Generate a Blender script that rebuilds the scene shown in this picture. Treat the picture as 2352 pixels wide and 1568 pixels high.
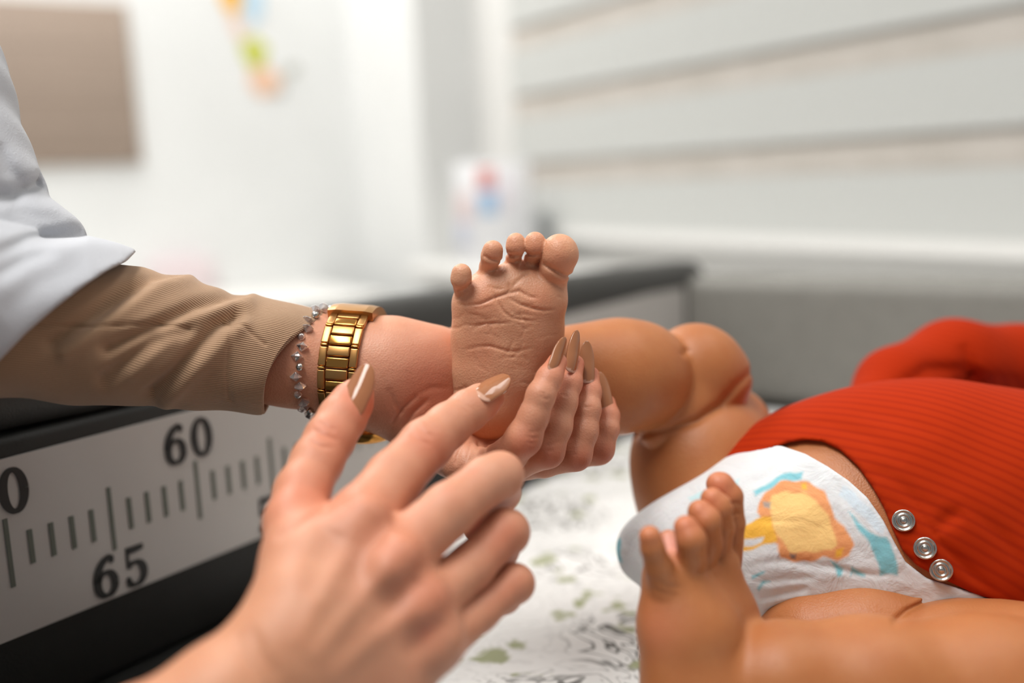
import bpy, bmesh, math, random
import numpy as np
from mathutils import Matrix, Vector

for o in list(bpy.data.objects):
    bpy.data.objects.remove(o)
random.seed(4); RNG = np.random.default_rng(4)
scene = bpy.context.scene
C = scene.collection

# ------------------------------------------------------------------ camera
F = 2352 * 35.0 / 36.0                       # focal length in pixels
TH, PH = math.radians(9.1), math.radians(2.58)
CAM = np.array([0.0, 0.0, 1.127])            # bed floor lies 0.227 m below the lens
_r0 = np.array([1.0, 0, 0]); _d0 = np.array([0, -math.sin(TH), -math.cos(TH)])
FWD = np.array([0, math.cos(TH), -math.sin(TH)])
RGT = math.cos(PH) * _r0 + math.sin(PH) * _d0
DWN = math.cos(PH) * _d0 - math.sin(PH) * _r0
R3 = np.stack([RGT, DWN, FWD], 0)            # rows: lens axes in the room
cam_data = bpy.data.cameras.new('camera'); cam = bpy.data.objects.new('camera', cam_data); C.objects.link(cam)
cam.matrix_world = Matrix(((RGT[0], -DWN[0], -FWD[0], CAM[0]), (RGT[1], -DWN[1], -FWD[1], CAM[1]),
                           (RGT[2], -DWN[2], -FWD[2], CAM[2]), (0, 0, 0, 1)))
cam_data.lens = 35; cam_data.sensor_width = 36; cam_data.clip_start = 0.02
cam_data.dof.use_dof = True; cam_data.dof.focus_distance = 0.404; cam_data.dof.aperture_fstop = 2.7
scene.camera = cam

# ------------------------------------------------------------------ world, lights, exposure
w = bpy.data.worlds.new('world'); scene.world = w; w.use_nodes = True
bg = w.node_tree.nodes['Background']; bg.inputs[0].default_value = (0.92, 0.96, 1.0, 1); bg.inputs[1].default_value = 0.22
def area(name, loc, target, sx, sy, power, col):
    l = bpy.data.lights.new(name, 'AREA'); l.shape = 'RECTANGLE'; l.size = sx; l.size_y = sy; l.energy = power; l.color = col
    o = bpy.data.objects.new(name, l); C.objects.link(o); o.location = loc
    o.rotation_euler = (Vector(target) - Vector(loc)).to_track_quat('-Z', 'Y').to_euler()
    return o
area('ceiling_lamp_light', (-0.45, -0.12, 2.62), (-0.45, -0.12, 0), 0.6, 1.2, 34, (1.0, 0.975, 0.94))
area('ceiling_lamp_light', (0.85, 0.75, 2.62), (0.85, 0.75, 0), 0.6, 1.2, 16, (1.0, 0.975, 0.94))
area('ceiling_lamp_light', (-0.9, 1.9, 2.62), (-0.9, 1.9, 0), 0.6, 1.2, 28, (1.0, 0.98, 0.95))
vs = scene.view_settings
vs.view_transform = 'Standard'; vs.look = 'None'; vs.gamma = 1.0; vs.exposure = 0.0
try: vs.use_curve_mapping = False
except Exception: pass

# ------------------------------------------------------------------ helpers: space
def pt(px, py, d):                            # photo point at lens depth d (mm) -> lens space, mm
    return np.array([(px - 1176) * d / F, (py - 784) * d / F, d])
def c2w(p):                                   # lens space mm -> room metres
    return CAM + (np.asarray(p) * 0.001) @ R3
def w2c(p):
    return ((np.asarray(p) - CAM) @ R3.T) * 1000
def px_of(p):
    return p[:, 0] / p[:, 2] * F + 1176, p[:, 1] / p[:, 2] * F + 784

# ------------------------------------------------------------------ helpers: objects
def tag(o, label=None, cat=None, group=None, kind=None):
    if label: o['label'] = label
    if cat: o['category'] = cat
    if group: o['group'] = group
    if kind: o['kind'] = kind
    return o
def empty(name, loc, label=None, cat=None, group=None, kind=None):
    o = bpy.data.objects.new(name, None); C.objects.link(o); o.location = tuple(loc); o.empty_display_size = 0.02
    return tag(o, label, cat, group, kind)
def wloc(o):
    v = np.zeros(3)
    while o is not None:
        v = v + np.array(o.location); o = o.parent
    return v
def link_mesh(name, me, mat, parent=None, loc=None):
    o = bpy.data.objects.new(name, me); C.objects.link(o)
    if mat is not None and len(me.materials) == 0: me.materials.append(mat)
    if parent is not None: o.parent = parent
    if loc is not None: o.location = tuple(loc)
    return o
def mesh_obj(name, V, Fc, mat, parent=None, smooth=True, origin=None, attrs=None, uv=None):
    """V in room metres; the object's origin is the parent's origin or the given point."""
    base = wloc(parent) if parent is not None else np.zeros(3)
    org = np.array(origin) if origin is not None else (base if parent is not None else np.asarray(V).mean(0))
    V = np.asarray(V, float) - org
    me = bpy.data.meshes.new(name)
    if isinstance(Fc, np.ndarray):
        n = len(Fc); k = Fc.shape[1]
        me.vertices.add(len(V)); me.vertices.foreach_set('co', V.astype(np.float32).ravel())
        me.loops.add(n * k); me.loops.foreach_set('vertex_index', Fc.astype(np.int32).ravel())
        me.polygons.add(n); me.polygons.foreach_set('loop_start', (np.arange(n) * k).astype(np.int32))
        me.update(calc_edges=True); me.validate()
    else:
        me.from_pydata([tuple(v) for v in V], [], Fc); me.update()
    if smooth: me.polygons.foreach_set('use_smooth', [True] * len(me.polygons))
    for nm, arr in (attrs or {}).items():
        arr = np.asarray(arr, np.float32)
        if arr.ndim == 1:
            a = me.attributes.new(nm, 'FLOAT', 'POINT'); a.data.foreach_set('value', arr)
        else:
            if arr.shape[1] == 3: arr = np.concatenate([arr, np.ones((len(arr), 1), np.float32)], 1)
            a = me.attributes.new(nm, 'FLOAT_COLOR', 'POINT'); a.data.foreach_set('color', arr.ravel())
    o = link_mesh(name, me, mat, parent, org - base if parent is not None else org)
    return o
def box_mesh(name, dims, bevel=0.0, seg=2):
    bm = bmesh.new(); bmesh.ops.create_cube(bm, size=1)
    bmesh.ops.scale(bm, vec=dims, verts=bm.verts)
    if bevel > 0: bmesh.ops.bevel(bm, geom=bm.edges[:], offset=bevel, segments=seg, profile=0.5, affect='EDGES')
    me = bpy.data.meshes.new(name); bm.to_mesh(me); bm.free()
    return me
def box(name, center, axes, dims, mat, parent=None, bevel=0.0, seg=2, smooth=True):
    """box with centre (room), 3 unit axes as rows, sizes along them."""
    me = box_mesh(name, dims, bevel, seg)
    A = np.array(axes)
    co = np.empty(len(me.vertices) * 3, np.float32); me.vertices.foreach_get('co', co)
    co = co.reshape(-1, 3) @ A
    base = wloc(parent) if parent is not None else None
    org = base if parent is not None else np.array(center)
    me.vertices.foreach_set('co', (co + np.array(center) - org).astype(np.float32).ravel()); me.update()
    if smooth and bevel > 0: me.polygons.foreach_set('use_smooth', [True] * len(me.polygons))
    if np.linalg.det(A) < 0: me.flip_normals()
    return link_mesh(name, me, mat, parent, (0, 0, 0) if parent is not None else org)

# ------------------------------------------------------------------ helpers: materials
def mat(name):
    m = bpy.data.materials.new(name); m.use_nodes = True
    nt = m.node_tree; return m, nt, nt.nodes['Principled BSDF']
def N(nt, t, **kw):
    n = nt.nodes.new(t)
    for k, v in kw.items():
        if k in n.inputs: n.inputs[k].default_value = v
        else: setattr(n, k, v)
    return n
def ramp(nt, fac, stops):
    r = nt.nodes.new('ShaderNodeValToRGB'); nt.links.new(fac, r.inputs[0])
    e = r.color_ramp.elements
    while len(e) < len(stops): e.new(0.5)
    for i, (p, c) in enumerate(stops): e[i].position = p; e[i].color = (*c, 1)
    return r
def s2l(r, g, b):
    f = lambda v: (v / 255 / 12.92) if v / 255 <= 0.04045 else ((v / 255 + 0.055) / 1.055) ** 2.4
    return (f(r), f(g), f(b))
def plain(name, rgb, rough=0.5, metal=0.0, noise=0.06, nscale=40, bump=0.0, bscale=300, spec=0.5, coat=0.0, sheen=0.0):
    m, nt, b = mat(name)
    tc = N(nt, 'ShaderNodeTexCoord'); nz = N(nt, 'ShaderNodeTexNoise', Scale=nscale, Detail=4.0)
    nt.links.new(tc.outputs['Object'], nz.inputs['Vector'])
    lo = tuple(c * (1 - noise) for c in rgb); hi = tuple(min(1, c * (1 + noise)) for c in rgb)
    r = ramp(nt, nz.outputs['Fac'], [(0.3, lo), (0.7, hi)]); nt.links.new(r.outputs[0], b.inputs['Base Color'])
    b.inputs['Roughness'].default_value = rough; b.inputs['Metallic'].default_value = metal
    b.inputs['Specular IOR Level'].default_value = spec; b.inputs['Coat Weight'].default_value = coat
    b.inputs['Sheen Weight'].default_value = sheen
    if bump > 0:
        n2 = N(nt, 'ShaderNodeTexNoise', Scale=bscale, Detail=3.0); nt.links.new(tc.outputs['Object'], n2.inputs['Vector'])
        bp = N(nt, 'ShaderNodeBump', Strength=bump, Distance=0.001); nt.links.new(n2.outputs['Fac'], bp.inputs['Height'])
        nt.links.new(bp.outputs[0], b.inputs['Normal'])
    return m
def skin_mat(name, sss, rough, bump):
    m, nt, b = mat(name)
    at = N(nt, 'ShaderNodeAttribute', attribute_name='Col'); tc = N(nt, 'ShaderNodeTexCoord')
    nz = N(nt, 'ShaderNodeTexNoise', Scale=95.0, Detail=5.0, Roughness=0.6); nt.links.new(tc.outputs['Object'], nz.inputs['Vector'])
    r = ramp(nt, nz.outputs['Fac'], [(0.3, (0.93, 0.86, 0.84)), (0.7, (1.0, 1.0, 1.0))])
    mx = N(nt, 'ShaderNodeMix', data_type='RGBA', blend_type='MULTIPLY'); mx.inputs['Factor'].default_value = 1
    nt.links.new(at.outputs['Color'], mx.inputs[6]); nt.links.new(r.outputs[0], mx.inputs[7])
    nt.links.new(mx.outputs[2], b.inputs['Base Color'])
    b.inputs['Subsurface Weight'].default_value = sss; b.inputs['Subsurface Scale'].default_value = 0.004
    b.inputs['Subsurface Radius'].default_value = (1.0, 0.35, 0.18)
    b.inputs['Roughness'].default_value = rough; b.inputs['Specular IOR Level'].default_value = 0.4
    v = N(nt, 'ShaderNodeTexVoronoi', Scale=1250.0); nt.links.new(tc.outputs['Object'], v.inputs['Vector'])
    n3 = N(nt, 'ShaderNodeTexNoise', Scale=420.0, Detail=3.0); nt.links.new(tc.outputs['Object'], n3.inputs['Vector'])
    ad = N(nt, 'ShaderNodeMath', operation='ADD'); nt.links.new(v.outputs['Distance'], ad.inputs[0]); nt.links.new(n3.outputs['Fac'], ad.inputs[1])
    bp = N(nt, 'ShaderNodeBump', Strength=bump, Distance=0.0004); nt.links.new(ad.outputs[0], bp.inputs['Height'])
    nt.links.new(bp.outputs[0], b.inputs['Normal'])
    return m
M = {}
M['skin'] = skin_mat('adult_skin', 0.22, 0.48, 0.22)
M['baby'] = skin_mat('baby_skin', 0.18, 0.45, 0.25)
M['wall'] = plain('wall_paint', s2l(234, 235, 234), 0.7, noise=0.02, nscale=6, bump=0.1)
M['white'] = plain('white_lacquer', s2l(240, 239, 236), 0.35, noise=0.015)
M['panel'] = plain('shaded_leatherette', s2l(30, 30, 28), 0.6, noise=0.1, nscale=80, bump=0.25, bscale=900)  # bed leatherette, with the shade on the ruled side put into the colour
M['grey'] = plain('lit_leatherette', s2l(132, 130, 124), 0.5, noise=0.05, nscale=80, bump=0.2, bscale=900)  # same leatherette, head panel's lighter lit tone put into the colour
M['rim'] = plain('top_lit_leatherette', s2l(54, 53, 51), 0.5, noise=0.05, nscale=80, bump=0.2, bscale=900)  # same leatherette, light from above on the rim put into the colour
M['tape'] = plain('tape_vinyl', s2l(184, 180, 176), 0.28, noise=0.02, nscale=20)
M['tick'] = plain('tick_ink', s2l(92, 98, 88), 0.4)
M['ink'] = plain('numeral_ink', s2l(12, 12, 12), 0.4)
M['coat'] = plain('white_coat_cotton', s2l(186, 188, 194), 0.8, noise=0.03, bump=0.3, bscale=1500, sheen=0.2)
M['nail'], _nt, _b = mat('beige_nail_polish')
_at = N(_nt, 'ShaderNodeAttribute', attribute_name='Col'); _nt.links.new(_at.outputs['Color'], _b.inputs['Base Color'])
_b.inputs['Roughness'].default_value = 0.1; _b.inputs['Coat Weight'].default_value = 0.15
M['gold'] = plain('polished_gold', s2l(208, 148, 76), 0.16, metal=1.0, noise=0.05)
M['gold2'] = plain('brushed_gold', s2l(196, 146, 90), 0.34, metal=1.0, noise=0.06)
M['steel'] = plain('snap_steel', s2l(205, 203, 198), 0.25, metal=1.0)
M['board'] = plain('brown_board', s2l(160, 142, 128), 0.6, noise=0.03, nscale=3)

# ------------------------------------------------------------------ helpers: implicit surfaces (lens space, mm)
FAR = 26.0; BND = []                        # BND: bounds of the slice being evaluated
def rcone(p, a, b, r1, r2):
    if BND:                                   # whole slice far away: a bound is enough
        rm_ = max(r1, r2)
        g0 = max(min(a[0], b[0]) - rm_ - BND[1][0], BND[0][0] - max(a[0], b[0]) - rm_, 0.0)
        g1 = max(min(a[1], b[1]) - rm_ - BND[1][1], BND[0][1] - max(a[1], b[1]) - rm_, 0.0)
        g2 = max(min(a[2], b[2]) - rm_ - BND[1][2], BND[0][2] - max(a[2], b[2]) - rm_, 0.0)
        sep = math.sqrt(g0 * g0 + g1 * g1 + g2 * g2)
        if sep > FAR: return sep
    ba = b - a; l2 = float(ba @ ba)
    if l2 < 1e-9: return np.linalg.norm(p - a, axis=1) - max(r1, r2)
    l = math.sqrt(l2); u = ba / l; pa = p - a
    y = pa @ u; x = np.sqrt(np.maximum((pa * pa).sum(1) - y * y, 0))
    k = (r1 - r2) / l
    if abs(k) >= 0.999:
        return np.linalg.norm(p - (a if r1 > r2 else b), axis=1) - max(r1, r2)
    c = math.sqrt(1 - k * k)
    t = y - x * (k / c)                       # foot of the slanted normal
    body = x * c + y * k - r1
    d = np.where(t <= 0, np.sqrt(x * x + y * y) - r1, np.where(t >= l, np.sqrt(x * x + (y - l) ** 2) - r2, body))
    return d
def smin(a, b, k):
    if isinstance(a, float) or isinstance(b, float):
        if isinstance(a, float) and isinstance(b, float): return min(a, b)
        return np.minimum(a, b)
    if k <= 0: return np.minimum(a, b)
    h = np.maximum(k - np.abs(a - b), 0) / k
    return np.minimum(a, b) - h * h * k * 0.25
def smax(a, b, k): return -smin(np.asarray(-a) + 0 * np.asarray(b), np.asarray(-b) + 0 * np.asarray(a), k)
def nodes(L):                                 # [(px,py,depth,r_px)...] -> [(pos, r_mm)...]
    return [(pt(x, y, d), r * d / F) for x, y, d, r in L]
NCACHE = {}
def chain(p, L, k=2.0):
    n = NCACHE.get(id(L))
    if n is None: n = nodes(L); NCACHE[id(L)] = n
    out = None
    if len(n) == 1: return np.linalg.norm(p - n[0][0], axis=1) - n[0][1]
    for (a, ra), (b, rb) in zip(n[:-1], n[1:]):
        d = rcone(p, a, b, ra, rb); out = d if out is None else smin(out, d, k)
    return out
def pl_dist(px, py, L, along=False):          # distance to a polyline in photo px, and side (or place along it)
    best = np.full(len(px), 1e9); side = np.zeros(len(px)); n = len(L) - 1
    for i, ((x0, y0), (x1, y1)) in enumerate(zip(L[:-1], L[1:])):
        dx, dy = x1 - x0, y1 - y0; ll = dx * dx + dy * dy
        t = np.clip(((px - x0) * dx + (py - y0) * dy) / ll, 0, 1)
        d = np.hypot(px - x0 - t * dx, py - y0 - t * dy)
        m = d < best; best = np.where(m, d, best)
        side = np.where(m, (i + t) / n if along else np.sign((px - x0) * dy - (py - y0) * dx), side)
    return best, side
def bbox_of(chains, pad=6):
    lo = np.full(3, 1e9); hi = -lo
    for L in chains:
        for c, r in nodes(L): lo = np.minimum(lo, c - r); hi = np.maximum(hi, c + r)
    return lo - pad, hi + pad
def creases(p, d, lines, zmax, scale=1.0):
    """carve grooves: lines = [(polyline_px, sigma_mm, depth_mm)], only nearer than zmax."""
    if isinstance(d, float): return d
    if BND and BND[0][2] > zmax: return d
    m = (p[:, 2] < zmax) & (np.abs(d) < 7.0)
    if not m.any(): return d
    q = p[m]; px, py = px_of(q); add = np.zeros(len(q))
    for L, s, a in lines:
        L2 = np.array(L); R = 3 * s * F / 400
        mm = (px > L2[:, 0].min() - R) & (px < L2[:, 0].max() + R) & (py > L2[:, 1].min() - R) & (py < L2[:, 1].max() + R)
        if not mm.any(): continue
        dd, al = pl_dist(px[mm], py[mm], L, True); dd = dd * q[mm][:, 2] / F
        add[mm] += a * scale * np.sqrt(np.sin(np.pi * np.clip(al, 0, 1)) + 1e-6) * np.exp(-(dd / s) ** 2)
    d = d.copy(); d[m] += add
    return d
def evalc(fn, P, n=4000):
    out = np.empty(len(P))
    for k in range(0, len(P), n):
        T = np.ascontiguousarray(P[k:k + n].T); BND[:] = [T.min(1) - 0.01, T.max(1) + 0.01]
        out[k:k + n] = fn(P[k:k + n])
    BND.clear()
    return out
def sdf_mesh(fn, lo, hi, h, s=5, newton=1):
    """block-sparse surface nets of fn on a grid of pitch h."""
    g8 = 6
    nb = (np.ceil((hi - lo) / h / s / g8).astype(int)) * g8
    bi = np.stack(np.meshgrid(*[np.arange(v) for v in nb], indexing='ij'), -1)
    q = nb // g8                                         # order blocks by super-cell so slices stay compact
    bi = bi.reshape(q[0], g8, q[1], g8, q[2], g8, 3).transpose(0, 2, 4, 1, 3, 5, 6).reshape(-1, 3)
    dc = evalc(fn, lo + (bi * s + (s - 1) / 2) * h, g8 ** 3)
    am = np.abs(dc) < s * h * 1.1 + 1.4
    act = bi[am]; na = len(act)
    bt = np.full(nb + 2, -1, np.int32); bt[act[:, 0] + 1, act[:, 1] + 1, act[:, 2] + 1] = np.arange(na)
    fill = np.full(nb + 2, 1.0, np.float32); fill[bi[:, 0] + 1, bi[:, 1] + 1, bi[:, 2] + 1] = dc
    off = np.stack(np.meshgrid(*[np.arange(s)] * 3, indexing='ij'), -1).reshape(-1, 3)
    vals = evalc(fn, lo + (act[:, None, :] * s + off[None]).reshape(-1, 3) * h, 40 * s ** 3).reshape(na, s, s, s).astype(np.float32)
    P = np.empty((na, s + 1, s + 1, s + 1), np.float32)
    def sl(o): return slice(0, s) if o == 0 else slice(s, s + 1)
    def sr(o): return slice(0, s) if o == 0 else slice(0, 1)
    for a in (0, 1):
        for b in (0, 1):
            for c in (0, 1):
                j = bt[act[:, 0] + 1 + a, act[:, 1] + 1 + b, act[:, 2] + 1 + c]; ok = j >= 0
                fv = fill[act[:, 0] + 1 + a, act[:, 1] + 1 + b, act[:, 2] + 1 + c]
                src = vals[np.maximum(j, 0)][:, sr(a), sr(b), sr(c)]
                P[:, sl(a), sl(b), sl(c)] = np.where(ok[:, None, None, None], src, fv[:, None, None, None])
    S = P < 0
    cs = [(a, b, c) for a in (0, 1) for b in (0, 1) for c in (0, 1)]; ca = np.array(cs)
    cnt = sum(S[:, a:s + a, b:s + b, c:s + c].astype(np.int8) for a, b, c in cs)
    cells = np.argwhere((cnt > 0) & (cnt < 8))
    vid = np.full((na, s, s, s), -1, np.int32); vid[tuple(cells.T)] = np.arange(len(cells))
    cv = np.stack([P[cells[:, 0], cells[:, 1] + a, cells[:, 2] + b, cells[:, 3] + c] for a, b, c in cs], 1)
    acc = np.zeros((len(cells), 3)); num = np.zeros(len(cells))
    for i in range(8):
        for j in range(i + 1, 8):
            if np.abs(ca[i] - ca[j]).sum() != 1: continue
            m = (cv[:, i] < 0) != (cv[:, j] < 0)
            t = cv[m, i] / (cv[m, i] - cv[m, j])
            acc[m] += ca[i] + t[:, None] * (ca[j] - ca[i]); num[m] += 1
    V = lo + (act[cells[:, 0]] * s + cells[:, 1:] + acc / num[:, None]) * h
    faces = []
    for axis in range(3):
        o1, o2 = [(1, 2), (2, 0), (0, 1)][axis]
        A = S[:, :s, :s, :s]; d = [0, 0, 0]; d[axis] = 1
        B = S[:, d[0]:s + d[0], d[1]:s + d[1], d[2]:s + d[2]]
        e = np.argwhere(A != B)
        def vv(d1, d2):
            c = e[:, 1:].copy(); c[:, o1] -= d1; c[:, o2] -= d2
            bk = act[e[:, 0]] + np.where(c < 0, -1, 0); j = bt[bk[:, 0] + 1, bk[:, 1] + 1, bk[:, 2] + 1]
            c = np.where(c < 0, s - 1, c); r = vid[np.maximum(j, 0), c[:, 0], c[:, 1], c[:, 2]]
            return np.where(j >= 0, r, -1)
        Q = np.stack([vv(1, 1), vv(0, 1), vv(0, 0), vv(1, 0)], 1)
        fl = ~A[tuple(e.T)]; Q[fl] = Q[fl][:, ::-1]; faces.append(Q)
    Q = np.concatenate(faces); Q = Q[(Q >= 0).all(1)]
    E = np.concatenate([Q[:, [0, 1]], Q[:, [1, 2]], Q[:, [2, 3]], Q[:, [3, 0]]])
    ct = np.maximum(np.bincount(E[:, 0], minlength=len(V)) + np.bincount(E[:, 1], minlength=len(V)), 1)
    for it in range(max(newton, 1)):
        for r in range(2):
            sm = np.stack([np.bincount(E[:, 0], V[E[:, 1], c], len(V)) + np.bincount(E[:, 1], V[E[:, 0], c], len(V)) for c in range(3)], 1)
            V = 0.4 * V + 0.6 * sm / ct[:, None]
        if newton == 0: break
        e = 0.15
        f0 = evalc(fn, V); g = np.stack([evalc(fn, V + np.eye(3)[c] * e) - f0 for c in range(3)], 1) / e
        V = V - g * np.clip(f0 / np.maximum((g * g).sum(1), 0.2), -h, h)[:, None]
    used = np.unique(Q); remap = np.full(len(V), -1, np.int64); remap[used] = np.arange(len(used))
    return V[used], remap[Q]
def flipq(Q): return Q
def blobs(V, base, L):
    """colour a mesh: L = [(centre mm, radius mm, rgb, strength)] blended over base."""
    col = np.tile(np.array(base, np.float64), (len(V), 1)) if np.ndim(base) == 1 else base.copy()
    for c, r, rgb, st in L:
        wgt = st * np.exp(-((V - c) ** 2).sum(1) / (r * r))
        col += wgt[:, None] * (np.array(rgb) - col)
    return col

# ================================================================== SETTING
UP = np.array([0, 0, 1.0])
def cw(x, y, z): return c2w(np.array([x, y, z]))
# the measuring bed: its ruled side runs along RD, its head panel along HD
rd = np.array([148.7, -42, 213.6]) @ R3; rd[2] = 0; RD = rd / np.linalg.norm(rd)
HD = np.array([RD[1], -RD[0], 0])             # to the right of RD
RD3 = RD
P70 = c2w(pt(17, 1275, 434)); ZF = CAM[2] - 0.227      # bed floor height
def bed(s, h, v):                              # s along the ruler from the 0 mark towards us, h inward, v above bed floor
    corner = P70 + RD * 0.70
    return np.array([corner[0], corner[1], ZF]) - RD * s + HD * h + UP * v
TABLE = empty('measuring_bed', bed(0.4, 0.25, -0.09), 'dark padded infant measuring bed with raised side and grey head panel', 'bed')
AX = (RD, HD, UP)
box('mattress_base', bed(0.475, 0.36, -0.045), AX, (1.05, 0.80, 0.088), M['panel'], TABLE, 0.012, 3)
side = box('side_panel', bed(0.475, -0.020, 0.064), AX, (1.05, 0.040, 0.128), M['panel'], TABLE, 0.004, 2)
_t = math.atan(0.036); RDT = RD * math.cos(_t) - UP * math.sin(_t); UPT = UP * math.cos(_t) + RD * math.sin(_t)      # rim rises towards the foot end
box('padded_rim', bed(0.475, -0.021, 0.139), (RDT, HD, UPT), (1.05, 0.046, 0.036), M['rim'], TABLE, 0.0145, 5)
box('head_panel', bed(-0.024, 0.36, 0.0625), AX, (0.046, 0.74, 0.125), M['grey'], TABLE, 0.014, 4)
box('cabinet', bed(0.475, 0.36, -0.4945), AX, (1.00, 0.76, 0.81), M['white'], TABLE, 0.006, 2)
# room shell
wd = np.array([-1422, -294, 2287]) @ R3; wd[2] = 0; WD = wd / np.linalg.norm(wd)       # along the window wall, away
WN = np.array([-WD[1], WD[0], 0]); WN = WN if WN @ np.array([0, -1, 0]) > 0 else -WN    # wall normal, into the room
B0 = c2w(pt(2352, 540, 1250)); B0 = np.array([B0[0], B0[1], 0])                           # blind plane
def win(s, dep, z): return B0 + WD * s + WN * dep + UP * z
def at_win(px, dep):                           # position along the wall seen at photo x
    best = None
    for s in np.linspace(-1.5, 4, 2201):
        c = w2c(win(s, dep, 1.05)[None])[0]
        if c[2] > 50:
            e = abs(c[0] / c[2] * F + 1176 - px)
            if best is None or e < best[0]: best = (e, s)
    return best[1]
ROOMZ = 2.68
S_SILL = CAM[2] - 0.175
s_fr0, s_fr1 = at_win(1184, 0.0), at_win(1092, -0.01)
s_jamb = at_win(978, 0.14)
s_cor = at_win(822, 0.14)
st = lambda o: tag(o, kind='structure')
AXW = (WD, WN, UP)
WT = 0.14                                      # reveal depth
WB = empty('wall_back', win(s_cor, WT, 0), kind='structure')
box('masonry', win((s_jamb + s_cor + 0.1) / 2, 0.02, ROOMZ / 2), AXW, (s_cor + 0.1 - s_jamb, 2 * (WT - 0.02), ROOMZ), M['wall'], WB)
box('masonry', win((s_jamb - 1.6) / 2 , 0.02, (S_SILL - 0.03) / 2), AXW, (s_jamb + 1.6, 2 * (WT - 0.02), S_SILL - 0.03), M['wall'], WB)
box('masonry', win((s_jamb - 1.6) / 2, 0.02, 2.42), AXW, (s_jamb + 1.6, 2 * (WT - 0.02), 0.5), M['wall'], WB)
cornr = win(s_cor, WT, 0)
WL = st(box('wall_left', cornr - WD * -0.05 + WN * 1.4 + UP * ROOMZ / 2, AXW, (0.10, 3.0, ROOMZ), M['wall']))
st(box('floor', (0.2, 1.0, -0.05), np.eye(3), (7, 7, 0.1), plain('floor_vinyl', s2l(176, 170, 160), 0.4)))
st(box('ceiling', (0.2, 1.0, ROOMZ + 0.05), np.eye(3), (7, 7, 0.1), M['wall']))
W1 = empty('window_1', win((s_fr1 - 1.4) / 2, -0.05, S_SILL), kind='structure')
fw = s_fr1 - s_fr0
box('window_frame', win(s_fr0 + (s_jamb - s_fr0) / 2, -0.035, (S_SILL + 2.17) / 2), AXW, (s_jamb - s_fr0 + 0.02, 0.05, 2.17 - S_SILL), M['white'], W1, 0.006)
box('window_frame', win(s_fr0 / 2 - 0.8, -0.06, S_SILL + 0.03), AXW, (s_fr0 + 1.6, 0.05, 0.06), M['white'], W1, 0.006)
box('window_frame', win(s_fr0 / 2 - 0.8, -0.06, 2.14), AXW, (s_fr0 + 1.6, 0.05, 0.06), M['white'], W1, 0.006)
gm, gnt, gb = mat('window_glass'); gb.inputs['Transmission Weight'].default_value = 1; gb.inputs['Roughness'].default_value = 0.02; gb.inputs['IOR'].default_value = 1.1
box('pane', win(s_fr0 / 2 - 0.8, -0.07, (S_SILL + 2.17) / 2), AXW, (s_fr0 + 1.6, 0.006, 2.10 - S_SILL), gm, W1)
st(box('trim_1', win((s_jamb - 1.6) / 2, 0.065, S_SILL - 0.018), AXW, (s_jamb + 1.6, 0.27, 0.036), M['white'], None, 0.008, 3))

# zebra blind: opaque bands and sheer strips
bm_, bnt, bb = mat('blind_fabric')
tc = N(bnt, 'ShaderNodeTexCoord'); wv = N(bnt, 'ShaderNodeTexWave', Scale=75.0, wave_type='BANDS', bands_direction='X')
bnt.links.new(tc.outputs['Object'], wv.inputs['Vector'])
rp = ramp(bnt, wv.outputs['Fac'], [(0.0, s2l(196, 198, 195)), (1.0, s2l(216, 217, 214))]); bnt.links.new(rp.outputs[0], bb.inputs['Base Color'])
bb.inputs['Roughness'].default_value = 0.85
sm_, snt, sb_ = mat('sheer_fabric')
tc2 = N(snt, 'ShaderNodeTexCoord'); nz = N(snt, 'ShaderNodeTexNoise', Scale=9.0, Detail=3.0); snt.links.new(tc2.outputs['Object'], nz.inputs['Vector'])
rp2 = ramp(snt, nz.outputs['Fac'], [(0.35, s2l(210, 203, 194)), (0.65, s2l(221, 214, 206))]); snt.links.new(rp2.outputs[0], sb_.inputs['Base Color'])
sb_.inputs['Roughness'].default_value = 0.9; sb_.inputs['Alpha'].default_value = 0.9
BL = empty('roller_blind', win(s_fr0 / 2, 0, S_SILL), 'closed white striped roller blind covering the window', 'blind')
pitch = 0.145; zb = S_SILL + 0.050; wb = s_fr0 - 0.012 + 1.45; cb = (s_fr0 - 0.012 - 1.45) / 2
LW = (WD, WN, UP)
def blind_piece(name, z0, z1, dep, m, th):
    me = box_mesh(name, (wb, th, z1 - z0), 0)
    o = link_mesh(name, me, m, BL)
    a = math.atan2(WD[1], WD[0]); o.rotation_euler = (0, 0, a); o.location = tuple(win(cb, dep, (z0 + z1) / 2) - wloc(BL))
    return o
blind_piece('bottom_rail', zb, zb + 0.022, 0.002, M['white'], 0.014)
z = zb + 0.022
for k in range(8):
    z1 = min(z + 0.094, 2.1)
    blind_piece('fabric_band', z, z1, 0.004, bm_, 0.002); z = z1
    blind_piece('sheer_band', z - 0.01, min(z + (pitch - 0.094) + 0.01, 2.13), -0.004, sm_, 0.0015); z += pitch - 0.094
    if z > 2.1: break
blind_piece('head_box', 2.06, 2.14, 0.0, M['white'], 0.07)

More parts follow.
